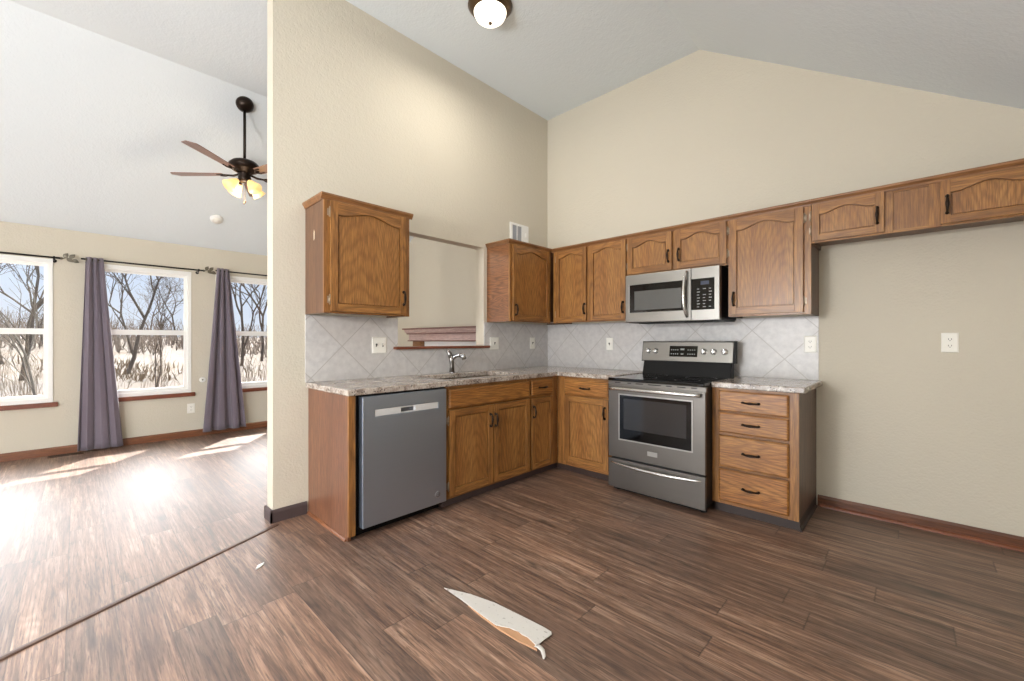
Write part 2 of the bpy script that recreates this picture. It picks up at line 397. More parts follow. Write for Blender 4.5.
def glass():
    m = bpy.data.materials.new('window_glass'); m.use_nodes = True; t = m.node_tree; t.nodes.clear()
    o = t.nodes.new('ShaderNodeOutputMaterial'); mx = t.nodes.new('ShaderNodeMixShader')
    tr = t.nodes.new('ShaderNodeBsdfTransparent'); gl = t.nodes.new('ShaderNodeBsdfGlossy'); gl.inputs['Roughness'].default_value = 0.02
    mx.inputs[0].default_value = 0.06
    t.links.new(tr.outputs[0], mx.inputs[1]); t.links.new(gl.outputs[0], mx.inputs[2]); t.links.new(mx.outputs[0], o.inputs[0])
    return m
GLASS = glass()
def fabric():
    m = mat('grey_purple_curtain_fabric', rough=0.8, spec=0.2); t = NT(m); co = t.obj()
    n = t.noise(t.mapping(co, (300, 300, 900)), 1.0, 2)
    n2 = t.noise(t.mapping(co, (4, 4, 1)), 1.0, 2)
    t.color(t.mix(n2, t.mix(n, S(110, 102, 113), S(128, 119, 131)), S(112, 102, 112)))
    t.p.inputs['Sheen Weight'].default_value = 0.3
    t.bump(n, 0.1, 0.001); return m
FABRIC = fabric()
def bark(name, c1, c2):
    m = mat(name, rough=0.9, spec=0.1); t = NT(m)
    t.color(t.mix(t.noise(t.mapping(t.obj(), (3, 3, 3)), 1.0, 2), c1, c2)); return m
BARK = bark('grey_brown_bark', S(70, 62, 58), S(98, 88, 81))
BARK_L = bark('pale_bark', S(92, 86, 80), S(116, 110, 103))
TWIG = bark('brush_twigs', S(104, 92, 83), S(134, 121, 110))
GRASS = bark('dry_tall_grass', S(98, 74, 50), S(116, 94, 68))
def ground():
    m = mat('pale_dry_field', rough=0.95, spec=0.1); t = NT(m); co = t.obj()
    n = t.noise(t.mapping(co, (0.35, 0.9, 1)), 1.0, 6, 0.65); n2 = t.noise(t.mapping(co, (5, 9, 1)), 1.0, 4, 0.7)
    c = t.ramp(n, [(0.26, S(96, 82, 68)), (0.40, S(112, 103, 92)), (0.66, S(120, 115, 109))])
    c = t.mix(t.ramp(n2, [(0.5, (0, 0, 0)), (0.66, (0.55, 0.55, 0.55))]), c, S(88, 74, 60))
    t.color(c); return m
GROUND = ground()
SIDING = mat('exterior_siding', S(200, 196, 188), 0.7)

# ------------------------------------------------------------------ room shell
XW, XE, YS = -3.48, 3.72, -7.2
def ceil_z(x):
    P = [(XW, 2.39), (-1.616, 3.64), (0.0, 3.74), (1.703, 3.74), (XE, 2.39)]
    for (a, za), (b, zb) in zip(P, P[1:]):
        if a <= x <= b: return za + (zb - za) * (x - a) / (b - a)
    return 2.39
floor = MB().cells([XW - 0.12, XE + 0.12], [YS - 0.2, 0.12], lambda i, j: True, 'z', -0.12, 0.0).build('floor', FLOOR); struct(floor)
cp = [(XW - 0.12, 2.31), (XW, 2.39), (-1.616, 3.64), (0.0, 3.74), (1.703, 3.74), (XE, 2.39), (XE + 0.12, 2.31)]
ceil = MB().prism(cp + [(x, z + 0.22) for x, z in reversed(cp)], 'y', YS - 0.2, 0.12).build('ceiling', CEIL); struct(ceil)
gable = [(XW - 0.12, 0), (XE + 0.12, 0)] + [(x, z + 0.1) for x, z in reversed(cp)]
struct(MB().prism(gable, 'y', 0.0, 0.12).build('wall_back', WALL))
# front wall (behind the camera) with the added patio door opening
DX0, DX1, DZ = -0.3, 2.3, 2.08
fw = MB().cells([XW - 0.12, DX0, DX1, XE + 0.12], [0, DZ, 2.3], lambda i, j: not (i == 1 and j == 0), 'y', YS - 0.12, YS)
fw.prism([(XW - 0.12, 2.3), (XE + 0.12, 2.3)] + [(x, z + 0.1) for x, z in reversed(cp)], 'y', YS - 0.12, YS)
struct(fw.build('wall_front', WALL))
pd = bpy.data.objects.new('added_door_1', None); COL.objects.link(pd); pd.location = (DX0, YS, 0); struct(pd, 'white sliding patio door added behind the camera to let in light', 'door')  # unseen door, added as an opening for the back fill lamp
m_ = MB(); w_ = DX1 - DX0
for x0, x1, z0, z1 in ((0, .06, 0, DZ), (w_ - .06, w_, 0, DZ), (w_ / 2 - .05, w_ / 2 + .05, 0.05, DZ - .05), (0, w_, 0, .06), (0, w_, DZ - .06, DZ)):
    m_.box(x0, x1, -0.10, -0.03, z0, z1)
m_.build('door_frame', WHITE, pd)
MB().box(0.05, w_ - 0.05, -0.07, -0.064, 0.05, DZ - 0.05).build('door_pane', GLASS, pd)
# right wall
struct(MB().cells([YS - 0.12, -6.9, -5.2, 0.12], [0, DZ, 2.45], lambda i, j: not (i == 1 and j == 0), 'x', XE, XE + 0.12).build('wall_right', WALL))
pd = bpy.data.objects.new('added_door_2', None); COL.objects.link(pd); pd.location = (XE, -6.9, 0); struct(pd, 'white glazed side door added out of view in the right wall for light', 'door')  # made-up glazed door, gives the side fill lamp an opening
MB().cells([0, .06, .82, .88, 1.64, 1.7], [0, 0.06, DZ - 0.06, DZ], lambda i, j: not (i in (1, 3) and j == 1), 'x', 0.03, 0.10).build('door_frame', WHITE, pd)
MB().box(0.062, 0.068, 0.05, 1.65, 0.05, DZ - 0.05).build('door_pane', GLASS, pd)
# partition behind the sink with the pass-through
OY0, OY1, OZ0, OZ1 = -1.945, -0.99, 1.150, 2.117
struct(MB().cells([-2.869, OY0, OY1, 0], [0, OZ0, OZ1, 3.78], lambda i, j: not (i == 1 and j == 1), 'x', -0.115, 0.0).build('wall_middle', WALL))
trim = MB().box(-0.135, 0.042, OY0 - 0.04, OY1 + 0.05, OZ0 - 0.018, OZ0 + 0.004)
struct(trim.build('trim_1', SILL_WOOD, bevel=0.004), 'dark wood ledge of the pass-through above the sink', 'ledge')
# window wall
WIN = {1: (-4.855, -3.94), 2: (-3.685, -2.77), 3: (-2.515, -1.60), 4: (-6.70, -5.00)}  # the widest window is unseen, added for living room light
WZ0, WZ1 = 0.555, 2.06
ys = [YS - 0.12]
for k in (4, 1, 2, 3): ys += list(WIN[k])
ys.append(0.12)
struct(MB().cells(ys, [-0.5, WZ0, WZ1, 2.45], lambda i, j: not (j == 1 and i % 2 == 1), 'x', XW - 0.13, XW).build('wall_left', [WALL]))
wtext = {1: 'white window at the far left, left of the first curtain', 2: 'white window between the two purple curtains',
         3: 'white window right of the second curtain, cut off by the partition wall', 4: 'wide white window added out of view on the left wall for light'}
for k, (y0, y1) in WIN.items():
    w = bpy.data.objects.new('window_%d' % k, None); COL.objects.link(w); w.location = (XW, y0, WZ0); struct(w, wtext[k], 'window')
    W = y1 - y0; H = WZ1 - WZ0
    fr = MB().cells([0, 0.036, W - 0.036, W], [0, 0.045, H - 0.045, H], lambda i, j: not (i == 1 and j == 1), 'x', -0.10, 0.012)
    fr.build('window_frame', WHITE, w, bevel=0.003)
    us = MB().cells([0.03, 0.066, W - 0.066, W - 0.03], [0.725, 0.765, H - 0.075, H - 0.04], lambda i, j: not (i == 1 and j == 1), 'x', -0.075, -0.05)
    us = us.build('upper_sash', WHITE, w)
    MB().box(-0.065, -0.060, 0.06, W - 0.06, 0.76, H - 0.07).build('pane', GLASS, us)
    ls = MB().cells([0.03, 0.070, W - 0.070, W - 0.03], [0.035, 0.08, 0.715, 0.775], lambda i, j: not (i == 1 and j == 1), 'x', -0.048, -0.012)
    ls = ls.build('lower_sash', WHITE, w)
    MB().box(-0.034, -0.029, 0.065, W - 0.065, 0.075, 0.72).build('pane', GLASS, ls)
    sl = MB().box(-0.02, 0.036, -0.035, W + 0.035, -0.045, 0.002)
    sl.build('window_sill', SILL_WOOD, w, bevel=0.004)
struct(MB().box(XW - 0.58, XW - 0.1, YS - 0.3, 0.5, 2.375, 2.56).build('trim_2', SIDING), 'roof eave above the left windows', 'eave')
# baseboards
def base_profile(t, h): return [(0, 0), (t, 0), (t, h * 0.8), (t * 0.45, h), (0, h)]
bb = MB().prism([(XW + a, b) for a, b in base_profile(0.016, 0.082)], 'y', YS, 0.0)
struct(bb.build('baseboard_left', BASE_WOOD), 'brown wooden baseboard under the living room windows', 'baseboard')
bb = MB().prism([(-a, b) for a, b in base_profile(0.014, 0.078)], 'x', 2.545, XE)
bb = bb.build('baseboard_back', BASE_WOODX); struct(bb, 'dark brown baseboard on the bare wall right of the drawers', 'baseboard')
qr = MB().prism([(-0.014, 0.0), (-0.034, 0.0), (-0.033, 0.008), (-0.028, 0.015), (-0.021, 0.019), (-0.014, 0.020)], 'x', 2.56, XE)
qr.build('quarter_round', SHOE, bb)
bb = MB().prism([(a, b) for a, b in base_profile(0.012, 0.085)], 'y', -2.885, -2.655)
bb.prism([(-2.873 - a, b) for a, b in base_profile(0.012, 0.085)], 'x', -0.127, 0.012)
bb.prism([(-0.115 - a, b) for a, b in base_profile(0.012, 0.085)], 'y', -2.885, -0.02)
struct(bb.build('baseboard_middle', PURPLE_BASE), 'dark baseboard around the free end of the partition wall', 'baseboard')

# floor seam strip running out diagonally from the partition wall
a = Vector((0.055, -2.86, 0)); b = Vector((0.93, -4.74, 0)); d = (b - a).normalized(); nn = Vector((-d.y, d.x, 0))
prof = [(-0.016, 0), (-0.013, 0.006), (0, 0.008), (0.013, 0.006), (0.016, 0)]
ms = MB(); L = (b - a).length
ms.prism(prof, 'y', 0, L)
seam = ms.build('floor_transition_strip', wood('seam_strip_wood', 'y', S(120, 92, 78), S(98, 72, 60), S(60, 44, 38), rough=0.45, ringmix=0.2), loc=a, rot=(0, 0, math.atan2(d.y, d.x) - R(90)))
tag(seam, 'thin brown floor transition strip running diagonally from the partition wall', 'floor strip')

# ------------------------------------------------------------------ cabinet helpers (local frame: x along wall, front at -y)
def bow_handle(parent, c, vert=True, L=0.112, mt=None):
    """small cast bow pull centred at c on a face whose outward normal is -y"""
    m = MB(); h = L / 2
    def pt(a, out): return (c[0], c[1] - out, c[2] + a) if vert else (c[0] + a, c[1] - out, c[2])
    path = []; rad = []
    for i in range(13):
        u = -1 + 2 * i / 12
        path.append(pt(u * h * 0.86, 0.020 + 0.010 * (1 - u * u)))
        rad.append(0.0054 + 0.0040 * math.exp(-(u * 2.4) ** 2))
    m.tube(path, rad, 8)
    for s in (-1, 1):
        m.tube([pt(s * h * 0.80, -0.002), pt(s * h * 0.82, 0.010), pt(s * h * 0.86, 0.021)], [0.0085, 0.0058, 0.0062], 8)
        m.tube([pt(s * h * 0.62, 0.003), pt(s * h * 0.86, 0.0035), pt(s * h * 1.0, 0.002)], [0.004, 0.0095, 0.004], 8)
        m.tube([pt(s * h * 0.52, 0.0262), pt(s * h * 0.46, 0.0275)], [0.0068, 0.0068], 8)
    return m.build('handle', mt or BRONZE, parent)
def hinges(door, x, z0, z1, yb):
    for z in (z0 + 0.075, z1 - 0.075):
        m = MB(); m.tube([(x, yb - 0.012, z - 0.028), (x, yb - 0.012, z + 0.028)], 0.0055, 8)
        m.box(x - 0.011, x + 0.011, yb - 0.006, yb + 0.001, z - 0.022, z + 0.022)
        m.tube([(x, yb - 0.012, z - 0.034), (x, yb - 0.012, z - 0.028)], [0.003, 0.006], 8); m.tube([(x, yb - 0.012, z + 0.028), (x, yb - 0.012, z + 0.034)], [0.006, 0.003], 8)
        m.build('hinge', HINGE, door)
def cab_door(cab, x0, x1, z0, z1, yb, arch=0.0, handle=None, hinge=None, s=0.052, mats=None, br=None):
    yb = yb - 0.004; yf = yb - 0.020; m = MB(); br = br or s
    m.box(x0, x0 + s, yf, yb, z0, z1, 0); m.box(x1 - s, x1, yf, yb, z0, z1, 0)
    a, b = x0 + s, x1 - s
    m.box(a, b, yf, yb, z0, z0 + br, 1)
    top = z1 - s * 0.9
    if arch:
        pts = [(a, z1), (a, top - arch)]
        N = 26
        for i in range(N + 1):
            u = -1 + 2 * i / N; k = 0.0 if abs(u) > 0.86 else (0.5 + 0.5 * math.cos(math.pi * u / 0.86)) ** 0.85
            pts.append((a + (b - a) * (i / N), top - arch + arch * k))
        pts += [(b, top - arch), (b, z1)]
        pp = [p for i, p in enumerate(pts) if i == 0 or (abs(p[0] - pts[i - 1][0]) + abs(p[1] - pts[i - 1][1])) > 1e-6]
        m.prism(pp, 'y', yf, yb, 1)
    else:
        m.box(a, b, yf, yb, top, z1, 1)
    # routed groove, then the panel field following the arch
    m.box(a - 0.004, b + 0.004, yf + 0.0165, yb - 0.001, z0 + br - 0.004, z1 - 0.02, 2)
    g = 0.007
    if arch:
        top_pts = []
        for i in range(N + 1):
            u = -1 + 2 * i / N; k = 0.0 if abs(u) > 0.86 else (0.5 + 0.5 * math.cos(math.pi * u / 0.86)) ** 0.85
            top_pts.append((a + g + (b - a - 2 * g) * (i / N), top - arch + arch * k - g * 1.1))
    else: top_pts = [(a + g, top - g), (b - g, top - g)]
    m.prism([(b - g, z0 + br + g), (a + g, z0 + br + g)] + top_pts, 'y', yf + 0.0075, yf + 0.018, 2)
    d = m.build('door', mats or [OAK_V, OAK_H, OAK_PANEL], cab, bevel=0.0035, seg=2)
    if handle: bow_handle(d, (handle[0], yf, handle[1]), True)
    if hinge == 'l': hinges(d, x0 - 0.005, z0, z1, yb)
    if hinge == 'r': hinges(d, x1 + 0.005, z0, z1, yb)
    return d
def drawer(cab, x0, x1, z0, z1, yb, handle=True, name='drawer', mt=None, hx=None):
    yb = yb - 0.004; yf = yb - 0.020; e = 0.010
    m = MB()
    vs = [(x0, yb, z0), (x1, yb, z0), (x1, yb, z1), (x0, yb, z1), (x0, yf + 0.007, z0), (x1, yf + 0.007, z0), (x1, yf + 0.007, z1), (x0, yf + 0.007, z1),
          (x0 + e, yf, z0 + e), (x1 - e, yf, z0 + e), (x1 - e, yf, z1 - e), (x0 + e, yf, z1 - e)]
    fs = [(0, 1, 2, 3), (8, 9, 10, 11)]
    for i in range(4):
        j = (i + 1) % 4; fs += [(i, j, 4 + j, 4 + i), (4 + i, 4 + j, 8 + j, 8 + i)]
    m.add(vs, fs)
    d = m.build(name, mt or OAK_H2, cab, bevel=0.002)
    if handle: bow_handle(d, ((x0 + x1) / 2 if hx is None else hx, yf, (z0 + z1) / 2), False)
    return d
def crown(cab, x0, x1, y, ztop, left=False, right=False, depth=None):
    m = MB(); t = 0.022; zb = ztop - 0.040
    pr = [(y, zb), (y - 0.006, zb), (y - 0.010, zb + 0.012), (y - 0.018, zb + 0.022), (y - t, zb + 0.026), (y - t, ztop), (y, ztop)]
    m.prism(pr, 'x', x0 - (t if left else 0), x1 + (t if right else 0))
    if left:
        m.prism([(x0, zb), (x0 - 0.006, zb), (x0 - 0.010, zb + 0.012), (x0 - 0.018, zb + 0.022), (x0 - t, zb + 0.026), (x0 - t, ztop), (x0, ztop)], 'y', y - 0.001, -0.002)
    if right:
        m.prism([(x1, zb), (x1 + 0.006, zb), (x1 + 0.010, zb + 0.012), (x1 + 0.018, zb + 0.022), (x1 + t, zb + 0.026), (x1 + t, ztop), (x1, ztop)], 'y', y - 0.001, -0.002)
    return m.build('crown_moulding', OAK_TRIM, cab, bevel=0.002)
def body(cab, w, h, d, side=None, z0=0.0, recess=0.016, lside=None, x0=0.0):
    m = MB()
    m.box(x0, x0 + 0.014, -d, -0.002, z0, h, 1); m.box(w - 0.014, w, -d, -0.002, z0, h, 0)
    m.box(x0 + 0.014, w - 0.014, -d, -0.002, z0 + recess, h, 2)
    return m.build('carcass', [side or OAK_SIDE, lside or side or OAK_SIDE, OAK_SIDE], cab)
def frame(cab, bars, yf, yb):
    """face frame: list of (x0,x1,z0,z1,vertical)"""
    m = MB()
    for x0, x1, z0, z1, v in bars: m.box(x0, x1, yf if v else yf + 0.0012, yb - (0 if v else 0.001), z0, z1, 0 if v else 1)
    return m.build('face_frame', [OAK_V, OAK_H], cab, bevel=0.0012)

UZ0, UZ1 = 1.385, 2.158
UD = 0.315                                             # depth to front of face frame
def upper(name, label, loc, rz, w, zb=UZ0):
    t = thing(name, label, 'cabinet', (loc[0], loc[1], zb), rz, 'oak wall cabinets')
    return t, UZ1 - zb
# --- sink wall, left of the pass-through
t, h = upper('wall_cabinet', 'single-door oak wall cabinet left of the pass-through opening, with a worn side panel', (0, -2.664), R(90), 0.634)
body(t, 0.634, h - 0.005, UD - 0.018, OAK_SIDE, lside=OAK_SIDE)
frame(t, [(0, 0.045, 0, h - 0.03, 1), (0.589, 0.634, 0, h - 0.03, 1), (0.045, 0.589, 0, 0.035, 0), (0.045, 0.589, h - 0.07, h - 0.03, 0)], -UD, -UD + 0.02)
cab_door(t, 0.036, 0.594, 0.012, h - 0.043, -UD, 0.042, (0.567, 0.13), 'l', s=0.048)
crown(t, 0, 0.634, -UD, h, True, True)
sc = MB().add([(-0.001, -0.165, 0.50), (-0.001, -0.150, 0.49), (-0.001, -0.148, 0.54), (-0.001, -0.156, 0.565), (-0.001, -0.167, 0.55)], [(0, 1, 2, 3, 4)])
tag(sc.build('chipped_spot', mat('bare_wood_chip', S(226, 214, 190), 0.7), t), 'pale chipped spot in the side panel')
# --- sink wall, right of the pass-through (into the corner)
t, h = upper('wall_cabinet', 'single-door oak corner wall cabinet right of the pass-through, with wavy grain on its side', (0, -0.948), R(90), 0.61)
body(t, 0.946, h - 0.005, UD - 0.018, OAK_SIDE, lside=OAK_WAVE)
frame(t, [(0, 0.045, 0, h - 0.03, 1), (0.560, 0.612, 0, h - 0.03, 1), (0.045, 0.56, 0, 0.035, 0), (0.045, 0.56, h - 0.07, h - 0.03, 0)], -UD, -UD + 0.02)
cab_door(t, 0.030, 0.566, 0.012, h - 0.043, -UD, 0.040, (0.056, 0.11), 'r', s=0.048)
crown(t, 0, 0.615, -UD, h, True, False)
# --- stove wall, two-door corner cabinet
t, h = upper('wall_cabinet', 'two-door oak wall cabinet between the corner and the microwave', (0.335, 0), 0, 0.85)
body(t, 0.85, h - 0.005, UD - 0.018, OAK_SIDE)
frame(t, [(0, 0.052, 0, h - 0.03, 1), (0.405, 0.465, 0, h - 0.03, 1), (0.835, 0.85, 0, h - 0.03, 1), (0.052, 0.835, 0, 0.035, 0), (0.052, 0.835, h - 0.07, h - 0.03, 0)], -UD, -UD + 0.02)
cab_door(t, 0.046, 0.420, 0.014, h - 0.043, -UD, 0.034, (0.406, 0.13), 'l', s=0.044)
cab_door(t, 0.454, 0.842, 0.014, h - 0.043, -UD, 0.034, (0.820, 0.122), None, s=0.044)
crown(t, -0.02, 0.85, -UD, h)
# --- over the microwave
t, h = upper('wall_cabinet', 'short two-door oak wall cabinet directly above the microwave', (1.185, 0), 0, 0.845, 1.782)
body(t, 0.845, h - 0.005, UD - 0.018, OAK_SIDE)
frame(t, [(0, 0.02, 0, h - 0.03, 1), (0.405, 0.445, 0, h - 0.03, 1), (0.825, 0.845, 0, h - 0.03, 1), (0.02, 0.825, 0, 0.035, 0), (0.02, 0.825, h - 0.07, h - 0.03, 0)], -UD, -UD + 0.02)
cab_door(t, 0.010, 0.414, 0.012, h - 0.043, -UD, 0.040, (0.388, 0.128), 'l', s=0.050)
cab_door(t, 0.438, 0.838, 0.012, h - 0.043, -UD, 0.040, (0.476, 0.128), 'r', s=0.050)
crown(t, 0, 0.845, -UD, h)
# --- tall single door
t, h = upper('wall_cabinet', 'single-door oak wall cabinet right of the microwave, with a cathedral-grained panel', (2.030, 0), 0, 0.521)
body(t, 0.521, h - 0.005, UD - 0.018, OAK_GREY)
frame(t, [(0, 0.03, 0, h - 0.03, 1), (0.47, 0.521, 0, h - 0.03, 1), (0.03, 0.47, 0, 0.035, 0), (0.03, 0.47, h - 0.07, h - 0.03, 0)], -UD, -UD + 0.02)
cab_door(t, 0.014, 0.480, 0.016, h - 0.043, -UD, 0.042, (0.045, 0.132), 'r', s=0.050)
crown(t, 0, 0.521, -UD, h)
# --- over the refrigerator space
t, h = upper('wall_cabinet', 'long low oak wall cabinet over the empty refrigerator space at the right', (2.551, 0), 0, 1.169, 1.862)
body(t, 1.166, h - 0.005, UD - 0.018, OAK_GREY, recess=0.03)
frame(t, [(0.003, 0.02, 0, h - 0.03, 1), (0.36, 0.412, 0, h - 0.03, 1), (0.566, 0.62, 0, h - 0.03, 1), (0.97, 1.166, 0, h - 0.03, 1), (0.0, 1.166, 0, 0.018, 0), (0.02, 0.97, h - 0.05, h - 0.03, 0)], -UD, -UD + 0.02)
MB().box(0.400, 0.575, -UD + 0.008, -UD + 0.0195, 0.012, h - 0.036).build('fixed_panel', wood('oak_flat_panel', 'z', S(160, 112, 64), S(144, 96, 50), S(100, 64, 34), ringmix=0.2), t, bevel=0.001)
cab_door(t, 0.006, 0.372, 0.010, h - 0.040, -UD, 0.034, (0.340, 0.115), 'l', s=0.042)
cab_door(t, 0.612, 0.985, 0.010, h - 0.040, -UD, 0.034, (0.640, 0.115), 'r', s=0.042)
crown(t, 0, 1.166, -UD, h)

# ------------------------------------------------------------------ base cabinets
BD = 0.635; BT = 0.875
def basecab(name, label, loc, rz):
    return thing(name, label, 'cabinet', (loc[0], loc[1], 0), rz, 'oak base cabinets')
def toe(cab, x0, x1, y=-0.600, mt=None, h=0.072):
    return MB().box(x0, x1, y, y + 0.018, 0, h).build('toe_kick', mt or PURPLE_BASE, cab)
def bbody(cab, w, side=None, d=BD - 0.018, x0=0.0, zb=0.072, top=BT):
    m = MB(); m.box(x0, x0 + 0.016, -d, -0.004, zb, top, 0); m.box(w - 0.016, w, -d, -0.004, zb, top, 0); m.box(x0 + 0.016, w - 0.016, -d, -d + 0.012, zb, top, 1)
    m.box(x0 + 0.016, w - 0.016, -d + 0.012, -0.004, zb, zb + 0.016, 1)
    return m.build('carcass', [side or OAK_SIDE, OAK_SIDE], cab)
# end panel beside the dishwasher
t = thing('end_panel', 'reddish oak end panel standing left of the dishwasher', 'cabinet panel', (0, -2.645, 0), R(90))
MB().box(0, 0.020, -BD + 0.02, -0.004, 0.0, BT).build('side_panel', OAK_RED, t)
MB().box(-0.002, 0.040, -BD, -BD + 0.02, 0.03, BT).build('front_stile', OAK_V, t, bevel=0.002)
MB().prism([(-0.014, 0), (0.0, 0), (0.0, 0.016), (-0.006, 0.014), (-0.012, 0.007)], 'y', -0.60, -0.01).build('quarter_round', BASE_WOOD, t)
# sink base
t = basecab('base_cabinet', 'wide oak sink base cabinet with two doors and a plain false drawer front', (0, -1.940), R(90))
bbody(t, 0.905)
frame(t, [(0, 0.04, 0.06, BT, 1), (0.865, 0.905, 0.06, BT, 1), (0.04, 0.865, 0.06, 0.105, 0), (0.04, 0.865, 0.69, 0.725, 0), (0.04, 0.865, 0.835, BT, 0), (0.44, 0.48, 0.1, 0.7, 1)], -BD, -BD + 0.02)
drawer(t, 0.022, 0.892, 0.716, 0.850, -BD, handle=False, name='false_drawer_front')
cab_door(t, 0.024, 0.455, 0.082, 0.702, -BD, 0, (0.420, 0.582), 'l')
cab_door(t, 0.462, 0.892, 0.082, 0.702, -BD, 0, (0.474, 0.578), None)
toe(t, 0, 0.905)
# narrow cabinet in the corner on the sink wall
t = basecab('base_cabinet', 'narrow oak base cabinet between the sink base and the inside corner', (0, -1.034), R(90))
bbody(t, 0.385)
frame(t, [(0, 0.02, 0.06, BT, 1), (0.300, 0.400, 0.06, BT, 1), (0.02, 0.3, 0.06, 0.10, 0), (0.02, 0.3, 0.69, 0.725, 0), (0.02, 0.3, 0.84, BT, 0)], -BD, -BD + 0.02)
drawer(t, 0.012, 0.308, 0.722, 0.856, -BD, hx=0.155)
cab_door(t, 0.012, 0.308, 0.078, 0.697, -BD, 0, (0.030, 0.582), None, s=0.045)
toe(t, 0, 0.434)
# corner cabinet on the stove wall
t = basecab('base_cabinet', 'oak base cabinet between the inside corner and the stove', (0.640, 0), 0)
bbody(t, 0.620)
frame(t, [(-0.003, 0.10, 0.06, BT, 1), (0.545, 0.62, 0.06, BT, 1), (0.1, 0.545, 0.06, 0.105, 0), (0.1, 0.545, 0.69, 0.725, 0), (0.1, 0.545, 0.835, BT, 0)], -BD, -BD + 0.02)
drawer(t, 0.090, 0.548, 0.715, 0.848, -BD, hx=0.320)
cab_door(t, 0.094, 0.552, 0.102, 0.699, -BD, 0, (0.522, 0.585), None)
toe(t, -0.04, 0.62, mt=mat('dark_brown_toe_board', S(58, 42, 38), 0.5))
# drawer stack
t = basecab('drawer_base_cabinet', 'oak base cabinet with four stacked drawers right of the stove', (2.020, 0), 0)
bbody(t, 0.516, OAK_GREY)
frame(t, [(0, 0.048, 0.068, BT, 1), (0.459, 0.516, 0.068, BT, 1), (0.048, 0.459, 0.068, 0.105, 0), (0.048, 0.459, 0.315, 0.332, 0), (0.048, 0.459, 0.549, 0.568, 0), (0.048, 0.459, 0.706, 0.716, 0), (0.048, 0.459, 0.85, BT, 0)], -BD, -BD + 0.02)
for z0, z1 in ((0.094, 0.315), (0.333, 0.549), (0.568, 0.707), (0.716, 0.858)):
    drawer(t, 0.048, 0.465, z0, z1, -BD, hx=0.252)
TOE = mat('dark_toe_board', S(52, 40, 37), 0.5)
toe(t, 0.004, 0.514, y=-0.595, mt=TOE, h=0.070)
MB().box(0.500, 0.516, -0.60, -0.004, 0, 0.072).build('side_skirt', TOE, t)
MB().prism([(0.516, 0), (0.528, 0), (0.524, 0.010), (0.516, 0.014)], 'y', -0.61, -0.036).build('quarter_round', TOE, t)

# ------------------------------------------------------------------ countertops and backsplash
CZ0, CZ1 = 0.876, 0.914
SX0, SX1, SY0, SY1 = 0.135, 0.535, -1.86, -1.06
xs = [0.002, SX0, SX1, 0.663, 1.262]; ys2 = [-2.665, SY0, SY1, -0.663, -0.002]
ct = MB().cells(xs, ys2, lambda i, j: (i < 3 or j == 3) and not (i == 1 and j == 1), 'z', CZ0, CZ1)
tag(ct.build('countertop', GRANITE, bevel=0.006), 'L-shaped speckled granite countertop around the sink and corner', 'countertop')
ct = MB().box(2.0215, 2.572, -0.663, -0.002, CZ0, CZ1)
tag(ct.build('countertop', GRANITE, bevel=0.006), 'small speckled granite countertop on the drawers right of the stove', 'countertop')
bs = MB().cells([-2.666, OY0, OY1, -0.0005], [CZ1 + 0.0005, OZ0 - 0.019, UZ0 - 0.001], lambda i, j: not (i == 1 and j == 1), 'x', 0.0006, 0.009)
tag(bs.build('tile_backsplash', TILE_A), 'grey diagonal tile backsplash on the wall behind the sink', 'backsplash')
bs = MB().box(0.0095, 2.550, -0.009, -0.0006, CZ1 + 0.0005, UZ0 - 0.001)
tag(bs.build('tile_backsplash', TILE_B), 'grey diagonal tile backsplash on the wall behind the stove', 'backsplash')

# ------------------------------------------------------------------ sink and faucet
t = thing('kitchen_sink', 'steel undermount kitchen sink set into the granite countertop', 'sink', ((SX0 + SX1) / 2, (SY0 + SY1) / 2, CZ0 - 0.2), 0)
hx, hy = (SX1 - SX0) / 2 + 0.006, (SY1 - SY0) / 2 + 0.006
def basin(y0, y1):
    m = MB(); rings = []
    for s_, z in ((0.0, 0.199), (0.004, 0.05), (0.02, 0.018), (0.05, 0.008)):
        rings.append([(-hx + s_, y0 + s_, z), (hx - s_, y0 + s_, z), (hx - s_, y1 - s_, z), (-hx + s_, y1 - s_, z)])
    for s_, z in ((0.05, 0.0), (0.012, 0.0), (-0.006, 0.199)):
        rings.append([(-hx + s_, y0 + s_, z), (hx - s_, y0 + s_, z), (hx - s_, y1 - s_, z), (-hx + s_, y1 - s_, z)])
    vs = [p for r_ in rings for p in r_]; fs = []
    for i in range(len(rings) - 1):
        if i == 3: continue
        for k in range(4):
            k2 = (k + 1) % 4; fs.append((4 * i + k, 4 * i + k2, 4 * i + 4 + k2, 4 * i + 4 + k))
    fs += [(12, 13, 14, 15), (16, 19, 18, 17)] + [(0 + k, (k + 1) % 4, 24 + (k + 1) % 4, 24 + k) for k in range(4)]
    return m.add(vs, fs)
b1 = basin(-hy, 0.02).build('left_basin', SINKSS, t, recalc=True, bevel=0.004); b2 = basin(0.035, hy).build('right_basin', SINKSS, t, bevel=0.004)
for y in (-0.2, 0.22):
    MB().lathe([(0.045, 0.0085), (0.045, 0.012), (0.03, 0.012), (0.026, 0.0095)], (0, y, 0), n=20).build('drain', CHROME, t)
t = thing('faucet', 'brushed nickel single-lever faucet behind the sink', 'faucet', (0.085, -1.45, CZ1), 0)
MB().lathe([(0.028, 0), (0.028, 0.006), (0.022, 0.012)], n=20).build('base', CHROME, t)
NICKEL = mat('dark_brushed_nickel', S(150, 146, 142), 0.28, metal=1.0)
MB().tube([(0, 0, 0.004), (0.002, 0.002, 0.06), (0.004, -0.004, 0.11), (0.002, -0.012, 0.150)], [0.024, 0.021, 0.022, 0.025], 14).build('faucet_body', NICKEL, t)
